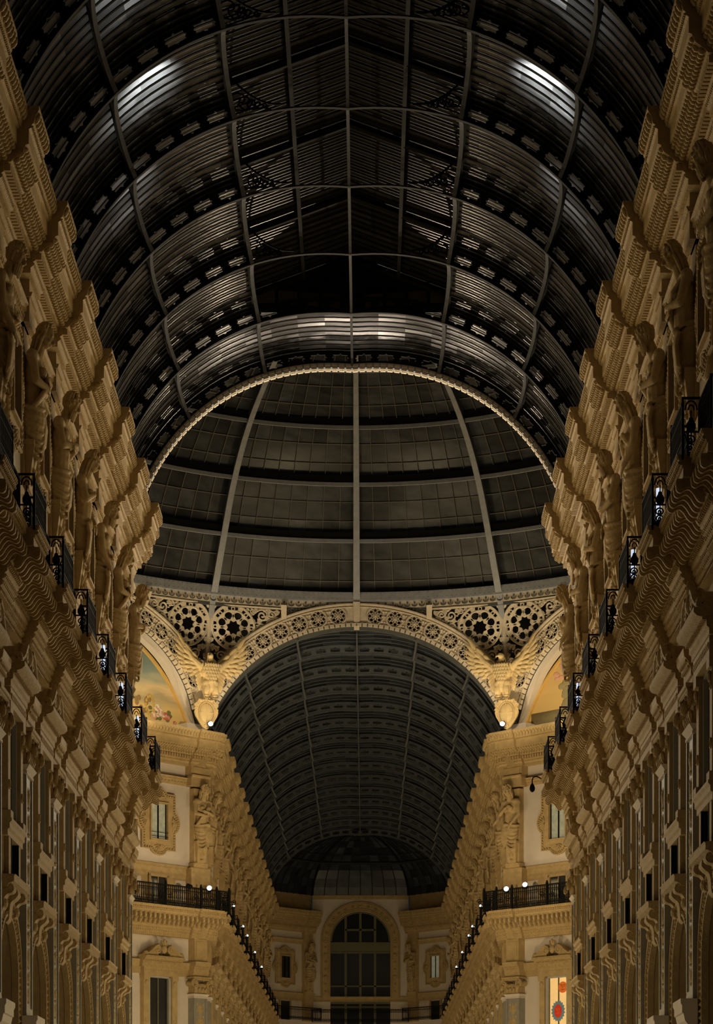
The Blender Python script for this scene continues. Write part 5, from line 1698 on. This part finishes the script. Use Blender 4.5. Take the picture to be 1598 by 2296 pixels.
# ------------------------------------------------------------------ end of the far arm
YW = YF + 1.6 + B * (NF - 1) + 2.0
XW = 3.8
LW = (7.6 - XW) * math.sqrt(2)
YB = YW + (7.6 - XW)
for s in (-1, 1):
    sd = SIDE[s]
    rz = R(-135) if s < 0 else R(135)
    g = -1 if s < 0 else 1                    # local u = g * distance from the side wall
    rng = lambda a, b: (min(g * a, g * b), max(g * a, g * b))
    w, sc, par = MB(), MB(), MB()
    a, b = rng(-.2, LW + .1)
    w.box(a, b, -.5, 0, 4, 24)
    sc.prism([(0, 21.35), (.08, 21.35), (.10, 21.55), (.15, 21.68), (.2, 21.72), (0, 21.75)], a, b)
    sc.prism([(0, 16.9), (.12, 16.9), (.12, 17.4), (.18, 17.5), (0, 17.55)], a, b)
    a1, b1 = rng(LW - 1.15, LW - .25)
    sc.box(a1, b1, 0, .35, 15.3, 22.4)
    par.box(a, b, -.7, -.25, 23.9, 25.35); par.box(a, b, -.75, -.15, 25.2, 25.4)
    loc = (s * 7.6, YW, 0)
    wo = obj('wall_%s_end' % sd, w.mesh('wall', PLAS), None, loc, rz, 'structure', 'slanting plaster wall at the %s of the arched end window' % sd)
    wo['category'] = 'wall'
    obj('string_courses', sc.mesh('string_courses', STONE), wo)
    obj('parapet', par.mesh('parapet', STONE), wo)
    put(tname(), zmesh(cornice(a, b - .0, [rng(LW - 1.3, LW - .1)], .14), -22.3), 'stone cornice of the slanting end wall, %s of the arched window' % sd, 'cornice', (loc[0], loc[1], 22.3), rz, None, 'structure')
    put('balcony_railing', [('railing_panel', MB().join(rail_panel(LW, 0, 1.0, .13, False), Matrix.Translation((a, .9, 0))).mesh('railing_panel', IRONB))], 'black balcony railing along the slanting end wall, %s of the arched window' % sd, 'railing', (loc[0], loc[1], RZ), rz)
    d = Vector((-s * .70711, .70711, 0))
    q = Vector(loc) + d * 2.35
    put(wname(), zmesh(upper_window_parts(glass=LIT_COOL if s > 0 else WGLASS), -17.6), 'small window in a lobed frame on the slanting end wall, %s of the arched window' % sd, 'window', (q.x, q.y, 17.6), rz, None, 'structure')
    q = Vector(loc) + d * (LW - .7)
    statue((q.x, q.y, SZ), rz, 3 if s < 0 else 0, 'far stone caryatid beside the arched end window, %s of it' % sd, 'caryatids at the end window')
    fr, gl = MB(), MB()
    for x in (-.62, .5): fr.box(x, x + .12, 0, .16, 0, 1.5)
    gl.box(-.5, .5, .02, .055, 0, 1.45)
    q = Vector(loc) + d * 2.35
    put(wname(), [('frame', fr.mesh('frame', STONE)), ('pane', gl.mesh('pane', WGLASS))], 'dark balcony window on the slanting end wall, %s of the arched window' % sd, 'window', (q.x, q.y, 15.35), rz, None, 'structure')
# end wall with the great arched window
w, av, fr, gl, med = MB(), MB(), MB(), MB(), MB()
ra, za = 2.37, 21.7
w.ext([(-XW, 5), (-ra, 5)] + arc(0, za, ra, -90, 90, 32) + [(ra, 5), (XW, 5), (XW, 25.2), (-XW, 25.2)], -.6, 0)
bnd = lambda p, q: [(-q, 17.2), (-p, 17.2)] + arc(0, za, p, -90, 90, 32) + [(p, 17.2), (q, 17.2)] + list(reversed(arc(0, za, q, -90, 90, 32)))
av.ext(bnd(ra, 3.12), 0, .14)
for q in (ra + .04, 3.08, ra + .16, 2.98): av.tube([(p[0], .15, p[1]) for p in [(-q, 17.2)] + arc(0, za, q, -90, 90, 32) + [(q, 17.2)]], .045, 5)
av.box(-XW, XW, 0, .2, 25.0, 25.3)
av.box(-XW, XW, .0, .1, 16.9, 17.3)
for i in range(-7, 8):
    a = i * 12.8
    big = i in (-4, 0, 4, -7, 7)
    x, z = 2.74 * math.sin(R(a)), za + 2.74 * math.cos(R(a))
    med.tube([(x + (.20 if big else .11) * c_[0], .15, z + (.20 if big else .11) * c_[1]) for c_ in circ(0, 0, 1, 12)], .035, 5, True)
    med.ell((x, .15, z), .1 if big else .06, .06, .1 if big else .06, 8, 5)
for s in (-1, 1):
    for i in range(7): med.ell((s * 2.74, .15, 17.7 + .58 * i), .16 if i % 3 == 2 else .09, .06, .16 if i % 3 == 2 else .11, 8, 5)
gl.ext([(-ra, 5)] + arc(0, za, ra, -90, 90, 24) + [(ra, 5)], -.42, -.38)
for x in (-1.16, 0, 1.16): fr.box(x - .09, x + .09, -.38, -.2, 5, za + math.sqrt(ra * ra - x * x) - .02)
fr.box(-ra, ra, -.38, -.15, 20.85, 21.5); fr.box(-ra, ra, -.38, -.1, 21.5, 21.62); fr.box(-ra, ra, -.38, -.1, 20.75, 20.86)
fr.box(-1.2, 1.2, -.38, -.2, 22.55, 22.68)
fr.box(-ra, ra, -.38, -.2, 18.1, 18.2)
fr.box(-ra, ra, -.38, -.12, 16.75, 17.25)
fr.box(-ra, ra, -.38, -.12, 16.45, 16.55)
fr.tube([(p[0], -.25, p[1]) for p in arc(0, za, ra - .05, -90, 90, 24)], .09, 6)
wo = obj('wall_back', w.mesh('wall', PLAS), None, (0, YB, 0), R(180), 'structure', 'plaster end wall pierced by the great arched window')
wo['category'] = 'wall'
obj('archivolt', av.mesh('archivolt', STONE, 0, 50), wo); obj('medallions', med.mesh('medallions', ORNA, 0, 60), wo)
put(wname(), [('frame', fr.mesh('frame', OLIVE)), ('panes', gl.mesh('panes', WGLASS))], 'great round-arched window with olive frame at the far end of the arcade', 'window', (0, YB, 0), R(180), None, 'structure')
put('balcony_railing', [('railing_panel', MB().join(rail_panel(2 * XW, 0, 1.0, .13, False), Matrix.Translation((-XW, .8, 0))).mesh('railing_panel', IRONB))], 'black balcony railing in front of the great arched end window', 'railing', (0, YB, RZ - .1), R(180))
# hipped glass end of the far vault
ap = Vector((0, far_y[-1], VZ + RG))
seg = [((-7.6, YW - 2.0), (-7.6 + .0, YW)), ((-7.6, YW), (-XW, YB)), ((-XW, YB), (XW, YB)), ((XW, YB), (7.6, YW)), ((7.6, YW), (7.6, YW - 2.0))]
hipn = ['far left', 'left', 'middle', 'right', 'far right']
for hi, (A, Bp) in enumerate(seg):
    n, m_ = 8, 10
    v, f, uvs = [], [], []
    def hp(sx, tt, up=0):
        bx = A[0] + (Bp[0] - A[0]) * sx; by = A[1] + (Bp[1] - A[1]) * sx
        q = 1 - math.cos(R(90 * tt))
        apx = Vector((bx * .02, ap.y, 0))
        return (bx + (apx.x - bx) * q, by + (apx.y - by) * q, 25.3 + (ap.z - 25.3) * math.sin(R(90 * tt)) + up)
    for i in range(m_ + 1):
        for j in range(n + 1):
            v.append(hp(j / n, i / m_)); uvs.append((j, i))
    for i in range(m_):
        for j in range(n): f.append((i * (n + 1) + j, i * (n + 1) + j + 1, (i + 1) * (n + 1) + j + 1, (i + 1) * (n + 1) + j))
    me = bpy.data.meshes.new('glass_facet'); me.from_pydata(v, [], f); me.materials.append(FGLASS)
    ul = me.uv_layers.new(name='panes')
    for lp in me.loops: ul.data[lp.index].uv = uvs[lp.vertex_index]
    hb = MB()
    for j in range(0, n + 1): hb.tube([tuple(Vector(hp(j / n, i / m_)) - Vector((0, .05, .05))) for i in range(m_ + 1)], .09 if j in (0, n) else .03, 4)
    for i in (4, 5, 8): hb.tube([tuple(Vector(hp(j / n, i / m_)) - Vector((0, .05, .05))) for j in range(n + 1)], .12 if i == 4 else .03, 4)
    put('ceiling', [('glass_facet', me), ('glazing_bars', hb.mesh('glazing_bars', IRONV))], 'dark glass facet closing the far vault above the end wall, %s facet' % hipn[hi], 'roof glazing', (0, 0, 0), 0, 'hipped end glazing', 'structure')
# floor
o = obj('floor', MB().box(-40, 40, 0, 215, -.2, 0).mesh('floor', mat('floor_stone', (.16, .135, .105), var=.1, rough=.5)), None, (0, 0, 0), 0, 'structure', 'stone floor of the arcade')
o['category'] = 'floor'
bpy.context.view_layer.update()
